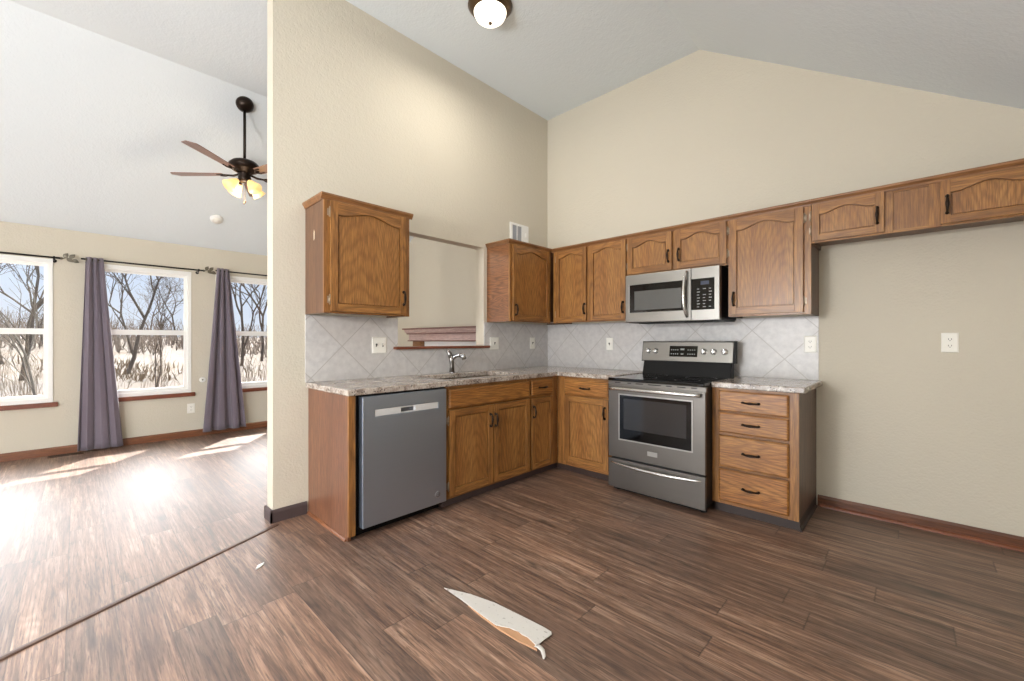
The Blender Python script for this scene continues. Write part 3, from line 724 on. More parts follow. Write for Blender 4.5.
sp_ = MB().tube([(0.0, -0.006, 0.118), (0.030, 0.006, 0.148), (0.060, 0.020, 0.160), (0.085, 0.034, 0.160)], [0.020, 0.018, 0.018, 0.019], 12)
sp_.tube([(0.080, 0.031, 0.160), (0.104, 0.044, 0.154), (0.116, 0.050, 0.126)], [0.020, 0.024, 0.022], 12).build('spout', CHROME, t)
MB().tube([(0.0, -0.012, 0.150), (-0.004, -0.018, 0.172), (-0.012, -0.030, 0.196), (-0.016, -0.040, 0.206)], [0.024, 0.019, 0.013, 0.010], 12, flat=0.8).build('lever', NICKEL, t)

# ------------------------------------------------------------------ dishwasher
t = thing('dishwasher', 'dark stainless dishwasher between the oak end panel and the sink base', 'dishwasher', (0, -2.602, 0), R(90))
MB().box(0.004, 0.650, -0.600, -0.02, 0.075, 0.868).build('tub', BLACK, t)
f_ = MB().cells([0.026, 0.106, 0.580, 0.650], [0.068, 0.735, 0.779, 0.864], lambda i, j: not (i == 1 and j == 1), 'y', -0.668, -0.612)
dr = f_.build('front_panel', SS_DW, t, bevel=0.004)
pk = MB().cells([0.107, 0.288, 0.395, 0.579], [0.736, 0.741, 0.770, 0.778], lambda i, j: not (i == 1 and j == 1), 'y', -0.6655, -0.640)
tag(pk.build('pocket_handle', LIGHTBAR, dr, bevel=0.0015), 'pale bar with a recessed pocket')
MB().box(0.286, 0.397, -0.640, -0.63, 0.739, 0.772).build('pocket', mat('grey_pocket_back', S(105, 108, 114), 0.35, metal=0.5), dr)  # grey plate at the back of the handle pocket
bd = MB().lathe([(0.022, -0.6685), (0.022, -0.6695), (0.019, -0.6700)], (0.574, 0, 0.135), 'y', 24)
bd.build('round_badge', mat('grey_badge', S(158, 160, 165), 0.3, metal=0.6), dr)
mm = MB()
ring = [(0.574 + 0.014 * math.cos(a_), -0.6705, 0.135 + 0.014 * math.sin(a_)) for a_ in [2 * math.pi * i / 24 for i in range(25)]]
mm.tube(ring, 0.0012, 6, caps=False)
mm.tube([(0.574 + 0.006 * math.sin(q * 2.2), -0.6705, 0.127 + q * 0.016) for q in [i / 8 for i in range(9)]], 0.0013, 6)
mm.tube([(0.568, -0.6705, 0.140), (0.580, -0.6705, 0.133)], 0.0011, 6)
mm.build('badge_emblem', mat('dark_badge_line', S(88, 90, 95), 0.4, metal=0.5), dr)
MB().box(0.006, 0.650, -0.575, -0.560, 0.0, 0.078).build('toe_kick', BLACK, t)
MB().box(0.026, 0.650, -0.640, -0.600, 0.864, 0.874).build('top_strip', BLACK, t)

# ------------------------------------------------------------------ microwave
t = thing('microwave', 'stainless over-the-range microwave mounted above the stove', 'microwave', (1.222, 0, 1.358), 0)
W, H = 0.778, 0.418
MB().box(0.004, W - 0.002, -0.372, -0.012, 0.012, H).build('housing', BLACK, t, bevel=0.003)
bm_ = MB().box(0.01, W - 0.006, -0.375, -0.03, 0.0, 0.014)
for k in range(2): bm_.box(0.08 + k * 0.4, 0.30 + k * 0.4, -0.33, -0.18, -0.006, 0.002)
bm_.build('bottom_vent', BLACK, t, bevel=0.002)
dx = 0.566
d_ = MB().cells([0.0, 0.040, 0.532, dx], [0.004, 0.088, 0.325, H - 0.004], lambda i, j: not (i == 1 and j == 1), 'y', -0.420, -0.372)
d_ = d_.build('door', SS, t, bevel=0.004)
MB().box(0.038, 0.534, -0.418, -0.40, 0.086, 0.327).build('door_window', BLACKG, d_)
MB().box(0.085, 0.490, -0.4188, -0.4178, 0.108, 0.270).build('window_screen', mat('grey_microwave_screen', S(86, 86, 84), 0.25, spec=0.6), d_)
hp = []; 
for i in range(15):
    u = -1 + 2 * i / 14; hp.append((0.538 - 0.012 * (1 - u * u), -0.424 - 0.040 * (1 - u ** 4) , 0.212 + u * 0.178))
MB().tube(hp, [0.010 + 0.003 * (1 - abs(-1 + 2 * i / 14)) for i in range(15)], 10, flat=1.3).build('handle', TRIMSS, d_)
MB().tube([(0.255, -0.4206, 0.052), (0.315, -0.4206, 0.052)], 0.0016, 6).build('brand_plate', mat('engraved_mark', S(150, 146, 140), 0.4, metal=0.6), d_)
cpn = MB().cells([dx + 0.003, dx + 0.038, W - 0.038, W], [0.004, 0.088, 0.325, H - 0.004], lambda i, j: not (i == 1 and j == 1), 'y', -0.420, -0.372)
cpn = cpn.build('control_panel', SS, t, bevel=0.003)
MB().box(dx + 0.004, W - 0.036, -0.4215, -0.40, 0.086, 0.327).build('keypad', BLACKG, cpn)
MB().box(dx + 0.075, W - 0.075, -0.4222, -0.4212, 0.278, 0.306).build('display', SCREEN, cpn)
for r_ in range(7):
    for c_ in range(3):
        if (r_ * 3 + c_) % 11 == 5: continue
        x = dx + 0.048 + c_ * 0.044; z = 0.105 + r_ * 0.023
        MB().box(x, x + 0.016 + 0.006 * ((r_ + c_) % 2), -0.4222, -0.4212, z, z + 0.006).build('key_mark', DISPLAY, cpn)

# ------------------------------------------------------------------ stove
t = thing('stove', 'stainless electric stove with a black glass cooktop, pulled slightly forward', 'stove', (1.270, -0.10, 0), 0)
W = 0.762; Y0 = -0.655          # local front of body
MB().box(0.014, W - 0.016, Y0, -0.01, 0.035, 0.882).build('body', mat('dark_grey_oven_side', S(22, 22, 23), 0.5), t, bevel=0.003)
for x in (0.05, W - 0.05):
    for y in (Y0 + 0.05, -0.06): MB().lathe([(0.02, 0.0), (0.02, 0.012), (0.012, 0.014), (0.012, 0.04)], (x, y, 0), n=12).build('foot', BLACK, t)
ck = MB().box(-0.001, W - 0.013, Y0 - 0.036, -0.04, 0.884, 0.908).build('cooktop', BLACKG, t, bevel=0.006)
for x, y, r_ in ((0.20, -0.50, 0.115), (0.56, -0.50, 0.09), (0.20, -0.22, 0.08), (0.56, -0.22, 0.115)):
    m = MB(); n = 40
    vs = []; 
    for k in range(n):
        w = 2 * math.pi * k / n
        vs += [(x + r_ * math.cos(w), y + r_ * math.sin(w), 0.9084), (x + (r_ - 0.003) * math.cos(w), y + (r_ - 0.003) * math.sin(w), 0.9084)]
    m.add(vs, [(2 * k, 2 * ((k + 1) % n), 2 * ((k + 1) % n) + 1, 2 * k + 1) for k in range(n)])
    m.build('burner_ring', mat('grey_burner_mark', S(92, 92, 94), 0.3), ck)
# front rail with vent slots
rl = MB().box(0.0, W, Y0 - 0.030, Y0, 0.846, 0.884)
rl = rl.build('vent_rail', SS_RANGE, t, bevel=0.003)
for x0, x1 in ((0.06, 0.11), (0.17, 0.20), (0.24, 0.30), (0.34, 0.44), (0.48, 0.52), (0.56, 0.62), (0.66, 0.70)):
    MB().box(x0, x1, Y0 - 0.0308, Y0 - 0.026, 0.868, 0.8765).build('vent_slot', SLOT, rl)
# oven door
d_ = MB().cells([0.004, 0.098, 0.672, W - 0.004], [0.280, 0.424, 0.784, 0.852], lambda i, j: not (i == 1 and j == 1), 'y', Y0 - 0.036, Y0 - 0.002)
d_ = d_.build('oven_door', SS_RANGE, t, bevel=0.004)
MB().cells([0.095, 0.105, 0.664, 0.674], [0.421, 0.431, 0.776, 0.787], lambda i, j: not (i == 1 and j == 1), 'y', Y0 - 0.0385, Y0 - 0.03).build('window_trim', mat('satin_window_trim', S(172, 169, 165), 0.35, metal=0.8), d_, bevel=0.0015)
MB().box(0.103, 0.666, Y0 - 0.036, Y0 - 0.02, 0.429, 0.778).build('door_window', BLACKG, d_)
MB().box(0.140, 0.628, Y0 - 0.0366, Y0 - 0.035, 0.512, 0.750).build('inner_glass', GLASSIN, d_)
hb = MB(); hp = [(0.03 + (W - 0.06) * i / 16, Y0 - 0.060 - 0.018 * (1 - (-1 + i / 8) ** 2), 0.826) for i in range(17)]
hb.tube(hp, 0.0135, 12)
for x in (0.05, W - 0.05): hb.tube([(x, Y0 - 0.034, 0.826), (x, Y0 - 0.062, 0.826)], [0.012, 0.013], 10)
hb.build('oven_handle', TRIMSS, d_)
MB().box(0.338, 0.416, Y0 - 0.0385, Y0 - 0.034, 0.338, 0.372).build('badge_plate', mat('pale_badge_plate', S(176, 174, 170), 0.3, metal=0.7), d_, bevel=0.001)
# warming drawer
w_ = MB().box(0.004, W - 0.004, Y0 - 0.036, Y0 - 0.002, 0.038, 0.266).build('warming_drawer', SS_RANGE, t, bevel=0.004)
hb = MB(); hp = [(0.03 + (W - 0.06) * i / 20, Y0 - 0.040 - 0.026 * (1 - (-1 + i / 10) ** 2), 0.236 - 0.010 * (1 - (-1 + i / 10) ** 2)) for i in range(21)]
hb.tube(hp, [0.006 + 0.0065 * (1 - (-1 + i / 10) ** 4) for i in range(21)], 12).build('drawer_handle', TRIMSS, w_)
MB().box(0.02, W - 0.02, Y0 + 0.02, Y0 + 0.035, 0.01, 0.04).build('kick_plate', BLACK, t)
# backguard
bk = MB().prism([(-0.012, 0.905), (-0.115, 0.905), (-0.075, 1.030), (-0.012, 1.030)], 'x', 0.006, W - 0.018)
bk.build('lower_backguard', BLACK, t, bevel=0.003)
bp = MB().prism([(-0.010, 1.026), (-0.085, 1.026), (-0.056, 1.192), (-0.048, 1.198), (-0.010, 1.198)], 'x', -0.012, W - 0.010)
bp = bp.build('control_backguard', SS, t, bevel=0.003)  # paler steel than the front; the reflected ceiling is put into its colour
MB().prism([(-0.008, 1.02), (-0.08, 1.02), (-0.05, 1.199), (-0.008, 1.199)], 'x', W - 0.010, W + 0.004).build('backguard_end_cap', BLACK, bp, bevel=0.002)
MB().prism([(-0.008, 1.02), (-0.08, 1.02), (-0.05, 1.199), (-0.008, 1.199)], 'x', -0.018, -0.012).build('backguard_end_cap', BLACK, bp, bevel=0.002)
tl = math.atan2(0.029, 0.166)
def facep(x, z, out=0.0):
    k = (z - 1.026) / 0.166; return Vector((x, -0.085 + 0.029 * k - out * math.cos(tl), z + out * math.sin(tl)))
def facebox(x0, x1, z0, z1, o0, o1):
    vs = [facep(x, z, o) for o in (o0, o1) for z in (z0, z1) for x in (x0, x1)]
    return vs, [(0, 1, 3, 2), (4, 6, 7, 5), (0, 4, 5, 1), (2, 3, 7, 6), (0, 2, 6, 4), (1, 5, 7, 3)]
MB().add(*facebox(0.240, 0.478, 1.066, 1.158, -0.002, 0.003)).build('display_panel', BLACKG, bp)
for x, z in [(0.254 + c_ * 0.018 + s_ * 0.142, 1.085 + r_ * 0.035) for r_ in range(2) for c_ in range(4) for s_ in (0, 1)]:
    MB().add(*facebox(x, x + 0.009, z, z + 0.008, 0.003, 0.0036)).build('display_mark', DISPLAY, bp)
MB().add(*facebox(0.335, 0.368, 1.122, 1.136, 0.003, 0.0036)).build('clock_display', DISPLAY, bp); MB().add(*facebox(0.34, 0.362, 1.085, 1.093, 0.003, 0.0036)).build('display_mark', DISPLAY, bp)
for x in (0.045, 0.112, 0.528, 0.606, 0.690):
    q = facep(x, 1.112)
    m = MB(); ax = Vector((0, -math.cos(tl), math.sin(tl)))
    m.tube([q - ax * 0.002, q + ax * 0.004, q + ax * 0.006, q + ax * 0.022, q + ax * 0.026], [0.027, 0.026, 0.0215, 0.0195, 0.016], 20)
    m.add([q + ax * 0.026 + Vector((-0.004, 0, -0.018)), q + ax * 0.026 + Vector((0.004, 0, -0.018)), q + ax * 0.026 + Vector((0.004, 0, 0.018)), q + ax * 0.026 + Vector((-0.004, 0, 0.018)),
           q + ax * 0.033 + Vector((-0.003, 0, -0.017)), q + ax * 0.033 + Vector((0.003, 0, -0.017)), q + ax * 0.033 + Vector((0.003, 0, 0.017)), q + ax * 0.033 + Vector((-0.003, 0, 0.017))],
          [(0, 1, 2, 3), (4, 5, 6, 7), (0, 1, 5, 4), (1, 2, 6, 5), (2, 3, 7, 6), (3, 0, 4, 7)])
    m.build('knob', KNOB, bp)

# ------------------------------------------------------------------ outlets, switches, vent
def plate(name, label, cat, loc, rz, w, h, gang, group=None):
    """gang: list of (dx, 'outlet'|'switch'|'blank') ; local: front at -y, centred"""
    t = thing(name, label, cat, loc, rz, group)
    e = 0.006
    m = MB().add([(-w / 2, 0, -h / 2), (w / 2, 0, -h / 2), (w / 2, 0, h / 2), (-w / 2, 0, h / 2), (-w / 2, -0.003, -h / 2), (w / 2, -0.003, -h / 2), (w / 2, -0.003, h / 2), (-w / 2, -0.003, h / 2),
                  (-w / 2 + e, -0.006, -h / 2 + e), (w / 2 - e, -0.006, -h / 2 + e), (w / 2 - e, -0.006, h / 2 - e), (-w / 2 + e, -0.006, h / 2 - e)],
                 [(0, 1, 2, 3), (8, 9, 10, 11)] + [f for i in range(4) for f in ((i, (i + 1) % 4, 4 + (i + 1) % 4, 4 + i), (4 + i, 4 + (i + 1) % 4, 8 + (i + 1) % 4, 8 + i))])
    m.build('cover_plate', PLATE, t)
    for dx_, k in gang:
        if k == 'outlet':
            for z in (-0.020, 0.020):
                r_ = MB().prism([(dx_ + 0.017 * math.cos(a_) * 1.0, z + max(-0.0135, min(0.0135, 0.018 * math.sin(a_)))) for a_ in [2 * math.pi * i / 20 for i in range(20)]], 'y', -0.0085, -0.005)
                r_ = r_.build('receptacle', PLATE, t)
                MB().box(dx_ - 0.008, dx_ - 0.0055, -0.009, -0.008, z - 0.003, z + 0.006).box(dx_ + 0.0055, dx_ + 0.008, -0.009, -0.008, z - 0.003, z + 0.006).box(dx_ - 0.002, dx_ + 0.002, -0.009, -0.008, z - 0.010, z - 0.006).build('slots', SLOT, r_)
        else:
            r_ = MB().box(dx_ - 0.0055, dx_ + 0.0055, -0.0075, -0.005, -0.013, 0.013).build('toggle_slot', mat('toggle_slot_grey', S(150, 146, 136), 0.5), t)  # grey slot around the toggle
            MB().prism([(-0.006, -0.004), (-0.017, 0.006), (-0.016, 0.012), (-0.006, 0.006)], 'x', dx_ - 0.0045, dx_ + 0.0045).build('toggle', SLOT if k == 'switch_dark' else PLATE, t)
    return t
A9 = 0.0095
plate('wall_switch', 'double wall plate on the tiles left of the pass-through ledge', 'switch', (A9, -2.110, 1.168), R(90), 0.124, 0.128, [(-0.028, 'switch_dark'), (0.028, 'switch')])
plate('wall_switch', 'wide switch plate on the tiles just right of the pass-through', 'switch', (A9, -0.857, 1.176), R(90), 0.122, 0.124, [(0.0, 'switch_dark')])
plate('wall_switch', 'narrow switch plate on the tiles near the inside corner', 'switch', (A9, -0.278, 1.176), R(90), 0.078, 0.124, [(0.0, 'switch_dark')])
plate('wall_switch', 'narrow switch plate on the tiles left of the stove', 'switch', (0.820, -A9, 1.170), 0, 0.076, 0.124, [(0.0, 'switch_dark')])
plate('wall_outlet', 'white outlet on the tiles right of the stove, above the drawers', 'outlet', (2.500, -A9, 1.178), 0, 0.076, 0.122, [(0.0, 'outlet')])
plate('wall_outlet', 'white outlet on the bare beige wall at the right', 'outlet', (3.215, -0.001, 1.192), 0, 0.076, 0.122, [(0.0, 'outlet')])
plate('wall_outlet', 'white outlet low on the wall below the middle window', 'outlet', (XW + 0.001, -2.772, 0.357), R(90), 0.076, 0.120, [(0.0, 'outlet')])
t = thing('wall_jack', 'small round white plate on the window wall left of the second curtain', 'wall plate', (XW, -2.655, 0.706), 0)
MB().lathe([(0.034, 0.0), (0.034, 0.004), (0.028, 0.008)], axis='x', n=24).build('cover_plate', PLATE, t)
MB().lathe([(0.008, 0.006), (0.008, 0.016), (0.005, 0.018)], axis='x', n=12).build('jack', PEWTER, t)
t = thing('wall_vent', 'white air vent high on the wall above the corner cabinet', 'vent', (0, -0.483, 2.345), R(90))
w, h = 0.285, 0.205
vf = MB().cells([-w / 2, -w / 2 + 0.035, -w / 2 + 0.098, -w / 2 + 0.110, -w / 2 + 0.172, w / 2], [-h / 2, -h / 2 + 0.024, h / 2 - 0.024, h / 2], lambda i, j: not (j == 1 and i in (1, 3)), 'y', -0.012, 0.0)
vf.build('vent_frame', WHITE, t, bevel=0.002)
vl = MB()
for x0 in (-w / 2 + 0.036, -w / 2 + 0.111):
    vl.box(x0, x0 + 0.061, -0.0015, 0, -h / 2 + 0.024, h / 2 - 0.024, 1)
    for k in range(7):
        xx = x0 + 0.006 + k * 0.0085; vl.box(xx, xx + 0.0022, -0.010, -0.001, -h / 2 + 0.024, h / 2 - 0.024, 0)
vl.build('louvres', [mat('vent_slat', S(178, 180, 184), 0.5), SLOT], t)
lever = MB().box(w / 2 - 0.05, w / 2 - 0.043, -0.022, -0.010, -0.02, 0.02).build('damper_lever', WHITE, t)

# ------------------------------------------------------------------ ceiling light
DOME = mat('glowing_frosted_glass', S(250, 244, 230), 0.4, emit=(1.0, 0.93, 0.80, 1), estr=1.6)
def ceiling_light(label, x, y, watts):
    t = thing('ceiling_light', label, 'ceiling light', (x, y, ceil_z(x)), 0)
    MB().lathe([(0.06, 0.0), (0.162, -0.002), (0.168, -0.012), (0.150, -0.034), (0.128, -0.056), (0.120, -0.058), (0.118, -0.045)], n=40).build('bronze_pan', BRONZE_B, t)
    MB().lathe([(0.125, -0.046), (0.122, -0.066), (0.108, -0.094), (0.082, -0.116), (0.045, -0.129), (0.004, -0.133)], n=36).build('glass_dome', DOME, t)
    MB().lathe([(0.004, -0.130), (0.013, -0.134), (0.015, -0.140), (0.009, -0.146), (0.006, -0.150), (0.002, -0.156)], n=16).build('finial', BRONZE_B, t)
    light('ceiling_light_glow', 'AREA', (0, 0, -0.162), watts, (1.0, 0.93, 0.84), (0, 0, -1), 0.22, parent=t)
ceiling_light('bronze flush-mount ceiling light with a frosted white dome', 0.745, -1.60, 12)
# made-up hanging lamp behind the camera, added as room fill
t = thing('fill_pendant', 'bronze pendant with a frosted globe added behind the camera as unseen fill', 'pendant lamp', (1.55, -5.35, 1.95), 0)
zt = ceil_z(1.55) - 1.95
MB().lathe([(0.065, zt), (0.065, zt - 0.02), (0.02, zt - 0.035)], n=24).build('canopy', BRONZE_B, t)
MB().tube([(0, 0, zt - 0.02), (0, 0, 0.13)], 0.006, 10).build('rod', BRONZE_B, t)
MB().lathe([(0.012, 0.16), (0.05, 0.15), (0.07, 0.12), (0.075, 0.10)], n=24).build('cap', BRONZE_B, t)
MB().lathe([(0.072, 0.10), (0.115, 0.06), (0.13, 0.0), (0.115, -0.06), (0.07, -0.105), (0.01, -0.125)], n=28).build('glass_globe', DOME, t)
light('fill_pendant_glow', 'POINT', (0, 0, -0.28), 190, (1.0, 0.98, 0.96), radius=0.12, parent=t)

# ------------------------------------------------------------------ ceiling fan
FX, FY, FZ = -1.74, -2.61, 3.557
t = thing('ceiling_fan', 'bronze ceiling fan with wood blades and lit glass shades', 'ceiling fan', (FX, FY, 2.62), 0)
zc = FZ - 2.62
cn = MB().lathe([(0.075, 0.02), (0.078, -0.015), (0.070, -0.045), (0.040, -0.070), (0.018, -0.074)], n=28)
cn.build('canopy', BRONZE, t, loc=(0, 0, zc), rot=(0, -math.atan(0.67) * 0.8, 0))
MB().tube([(0, 0, zc - 0.05), (0, 0, 0.36)], 0.013, 12).build('downrod', BRONZE, t)
MB().lathe([(0.02, 0.385), (0.055, 0.375), (0.105, 0.355), (0.135, 0.325), (0.138, 0.300), (0.110, 0.270), (0.070, 0.250), (0.050, 0.22), (0.058, 0.195), (0.045, 0.16), (0.02, 0.15)], n=36).build('motor', BRONZE, t)
A0 = R(224 - 2)            # direction of the blade that points straight left in view
for k in range(5):
    a_ = A0 + R(3) + (0 if k == 0 else R(86 + 68.5 * (k - 1)))
    m = MB(); N = 14; out = []
    for i in range(N + 1):
        u = i / N; x = 0.20 + 0.51 * u
        wv = 0.050 + 0.024 * u if u < 0.9 else (0.0725) * math.sqrt(max(0.0, 1 - ((u - 0.9) / 0.1001) ** 2))
        out.append((x, wv))
    poly = [(x, -w_2) for x, w_2 in out] + [(x, w_2) for x, w_2 in reversed(out) if w_2 > 1e-4]
    m.prism(poly, 'z', -0.003, 0.003)
    bl = m.build('blade', BLADE_WOOD, t, loc=(0, 0, 0.232), rot=(R(-9), 0, a_))
    m = MB(); m.tube([(0.055, 0, 0.004), (0.11, 0, -0.012), (0.16, 0, -0.008), (0.215, 0, -0.005)], [0.010, 0.011, 0.010, 0.008], 8)
    m.tube([(0.16, 0, -0.008), (0.20, 0.032, -0.007), (0.255, 0.030, -0.006)], [0.008, 0.007, 0.006], 8); m.tube([(0.16, 0, -0.008), (0.20, -0.032, -0.007), (0.255, -0.030, -0.006)], [0.008, 0.007, 0.006], 8)
    m.build('blade_iron', BRONZE, bl)
GLOW = mat('glowing_amber_glass', S(232, 196, 130), 0.4, emit=(1.0, 0.66, 0.26, 1), estr=0.85)
for k in range(4):
    a_ = R(20) + k * R(90); dx_, dy_ = math.cos(a_), math.sin(a_)
    m = MB(); m.tube([(0, 0, 0.165), (dx_ * 0.045, dy_ * 0.045, 0.165), (dx_ * 0.075, dy_ * 0.075, 0.150)], [0.011, 0.010, 0.020], 10); ar = m.build('lamp_arm', BRONZE, t)
    ax = Vector((dx_ * 0.75, dy_ * 0.75, -0.75)).normalized(); q = Vector((dx_ * 0.072, dy_ * 0.072, 0.152))
    m = MB(); m.tube([q, q + ax * 0.025, q + ax * 0.06, q + ax * 0.095, q + ax * 0.118], [0.020, 0.032, 0.043, 0.052, 0.064], 20)
    tag(m.build('lamp_shade', GLOW, t), 'glowing bell-shaped glass shade')
for dx_ in (-0.02, 0.025):
    m = MB().tube([(dx_, 0.0, 0.155), (dx_, 0.0, -0.03)], 0.0015, 6); m.lathe([(0.002, -0.03), (0.006, -0.04), (0.006, -0.052), (0.002, -0.06)], (dx_, 0, 0), n=10); m.build('pull_chain', BRONZE_B, t)
light('fan_light_glow', 'POINT', (0, 0, -0.02), 10, (1.0, 0.86, 0.66), radius=0.10, parent=t)
t = thing('smoke_detector', 'round white smoke detector on the sloped living room ceiling', 'smoke detector', (-3.045, -2.59, ceil_z(-3.045)), 0)
MB().lathe([(0.066, 0.004), (0.066, -0.012), (0.058, -0.030), (0.020, -0.034)], n=28).build('housing', WHITE, t, rot=(0, -math.atan(0.67), 0))
MB().lathe([(0.045, -0.030), (0.040, -0.037), (0.012, -0.038)], n=20).build('sensor_cap', PLATE, t, rot=(0, -math.atan(0.67), 0))

# ------------------------------------------------------------------ curtains and rods
RX = -3.380
def rod(label, y0, y1, z, fin_right, fin_left):
    t = thing('curtain_rod', label, 'curtain rod', (RX, y0, z), 0, 'curtain rods over the living room windows')
    MB().tube([(0, 0, 0), (0, y1 - y0, 0)], 0.0095, 12).build('rod', ROD, t)
    for y in (0.05 if y0 > -5 else 0.3, y1 - y0 - 0.045):
        m = MB().tube([(0, y, -0.004), (-0.03, y, -0.02), (XW - RX + 0.004, y, -0.022)], 0.006, 8)
        m.lathe([(0.018, 0.0), (0.018, 0.006)], (XW - RX + 0.001, y, -0.022), 'x', 14); m.tube([(0, y - 0.008, 0), (0, y + 0.008, 0)], 0.016, 12); m.build('bracket', ROD, t)
    def fin(ye, s):
        m = MB(); m.tube([(0, ye, 0), (0, ye + s * 0.012, 0), (0, ye + s * 0.02, 0)], [0.013, 0.013, 0.006], 12)
        m.tube([(0, ye + s * 0.015, 0), (0, ye + s * 0.05, 0.012), (0, ye + s * 0.09, -0.006), (0, ye + s * 0.12, 0.0)], 0.0035, 8)
        for (a_, b_, an, ln) in ((0.025, 0.008, 60, 0.060), (0.045, 0.010, -40, 0.066), (0.065, 0.006, 48, 0.064), (0.085, -0.002, -30, 0.060)):
            c0 = Vector((0, ye + s * a_, b_)); dv = Vector((0, s * math.cos(R(an)), math.sin(R(an)))); nv = Vector((0, -dv.z, dv.y))
            vs = [];N = 8
            for sgn in (1, -1):
                for off in (-0.0015, 0.0015):
                    for i in range(N + 1):
                        u = i / N; w_3 = 0.021 * math.sin(math.pi * u ** 0.8)
                        vs.append(c0 + dv * ln * u + nv * w_3 * sgn + Vector((off + 0.004 * math.sin(math.pi * u), 0, 0)))
            fs = []
            for i in range(N):
                a0 = i; P_, Q_, R_, T_ = a0, a0 + (N + 1), a0 + 2 * (N + 1), a0 + 3 * (N + 1)
                fs += [(P_, P_ + 1, R_ + 1, R_), (Q_, T_, T_ + 1, Q_ + 1), (P_, Q_, Q_ + 1, P_ + 1), (R_, R_ + 1, T_ + 1, T_)]
            m.add(vs, fs)
        tag(m.build('leaf_finial', PEWTER, t), 'pewter leaf finial')
    if fin_right: fin(y1 - y0, 1)
    if fin_left: fin(0, -1)
rod('black curtain rod over the far left window, with leaf finial', -5.05, -3.885, 2.066, True, False)
rod('black curtain rod over the middle window, carrying the left curtain', -3.735, -2.665, 2.082, True, False)
rod('black curtain rod over the right window, carrying the right curtain', -2.535, -1.45, 2.098, False, False)
def curtain(label, ty0, ty1, by0, by1, zt, zb, phase, nf):
    t = thing('curtain', label, 'curtain', (RX, (by0 + by1) / 2, zb), 0, 'grey purple curtains'); yc = (by0 + by1) / 2
    m = MB(); NU, NV = 64, 30; vs = []
    for j in range(NV + 1):
        v = j / NV; e = v ** 1.05
        a_ = ty0 + (by0 - ty0) * e; b_ = ty1 + (by1 - ty1) * e
        for i in range(NU + 1):
            u = i / NU
            amp = 0.028 + 0.016 * v + 0.004 * math.sin(3.1 * v + 5 * u)
            uu = u + 0.02 * math.sin(2 * math.pi * u * 2 + 3 * v) * v
            x = amp * (2.0 * abs(math.cos(math.pi * nf * uu + phase)) ** 0.8 - 1.0) + 0.006 * math.sin(7 * u + 2 * v)
            y = a_ + (b_ - a_) * u + 0.010 * math.sin(4 * math.pi * nf * u + phase) * (0.4 + v) * 0.8
            vs.append((x, y - yc, zt - zb - (zt - zb) * v))
    fs = [(j * (NU + 1) + i, j * (NU + 1) + i + 1, (j + 1) * (NU + 1) + i + 1, (j + 1) * (NU + 1) + i) for j in range(NV) for i in range(NU)]
    m.add(vs, fs, 0, True)
    o = m.build('panel', FABRIC, t, recalc=False)
    s_ = o.modifiers.new('thick', 'SOLIDIFY'); s_.thickness = 0.003
    for k in range(int(nf * 2)):
        u = (k + 0.25) / (nf * 2); y = ty0 + (ty1 - ty0) * u - yc
        ringp = [(0.022 * math.cos(q), y, zt - zb - 0.03 + 0.022 * math.sin(q)) for q in [2 * math.pi * i / 16 for i in range(17)]]
        MB().tube(ringp, 0.004, 6, caps=False).build('grommet', PEWTER, t)
curtain('grey purple curtain left of the middle window, falling nearly straight', -3.703, -3.566, -3.772, -3.412, 2.105, 0.022, 0.9, 3)
curtain('grey purple curtain right of the middle window, flaring at the hem', -2.522, -2.392, -2.680, -2.208, 2.130, 0.060, 2.2, 3)
t = thing('floor_register', 'small dark floor register by the window wall left of the first curtain', 'floor vent', (-3.375, -3.845, 0), 0)
MB().cells([-0.05, -0.036, 0.036, 0.05], [-0.13, -0.116, 0.116, 0.13], lambda i, j: not (i == 1 and j == 1), 'z', 0, 0.006).build('register_frame', mat('brown_register', S(92, 72, 60), 0.45, metal=0.4), t, bevel=0.002)
m = MB().box(-0.037, 0.037, -0.117, 0.117, 0.0004, 0.0012)
for k in range(15): m.box(-0.036, 0.036, -0.112 + k * 0.016, -0.106 + k * 0.016, 0.001, 0.005)
m.build('grille', mat('dark_register_slats', S(60, 48, 42), 0.5, metal=0.3), t)

# ------------------------------------------------------------------ fireplace surround seen through the pass-through
t = thing('fireplace_mantel', 'moulded wooden fireplace mantel seen through the pass-through', 'fireplace mantel', (-1.70, 0, 0), 0)
hw = 1.09
MB().box(-hw, hw, -0.20, -0.001, 1.372, 1.394).build('mantel_shelf', MANTEL_D, t, bevel=0.004)
MB().prism([(-0.001, 1.372), (-0.180, 1.372), (-0.175, 1.350), (-0.16, 1.335), (-0.15, 1.318), (-0.001, 1.318)], 'x', -hw + 0.03, hw - 0.03).build('cove_moulding', MANTEL, t, bevel=0.002)
MB().box(-hw + 0.05, hw - 0.05, -0.150, -0.001, 1.300, 1.318).build('bead_moulding', MANTEL_D, t, bevel=0.003)
MB().box(-hw + 0.06, hw - 0.06, -0.110, -0.001, 1.208, 1.300).build('frieze_board', MANTEL, t, bevel=0.002)
MB().box(-hw + 0.05, hw - 0.05, -0.130, -0.001, 1.192, 1.208).build('lower_moulding', MANTEL_D, t, bevel=0.002)
for s_ in (-1, 1):
    x = s_ * 0.83
    m = MB().box(x - 0.11, x + 0.11, -0.10, -0.001, 0.0, 1.192).box(x - 0.125, x + 0.125, -0.115, -0.001, 0.0, 0.12); m.build('pilaster', OAK_TRIM, t, bevel=0.003)
m = MB().cells([-0.72, -0.45, 0.45, 0.72], [0.0, 0.78, 1.19], lambda i, j: not (i == 1 and j == 0), 'y', -0.03, -0.001)
m.build('tile_surround', mat('white_surround_tile', S(236, 234, 232), 0.3), t)
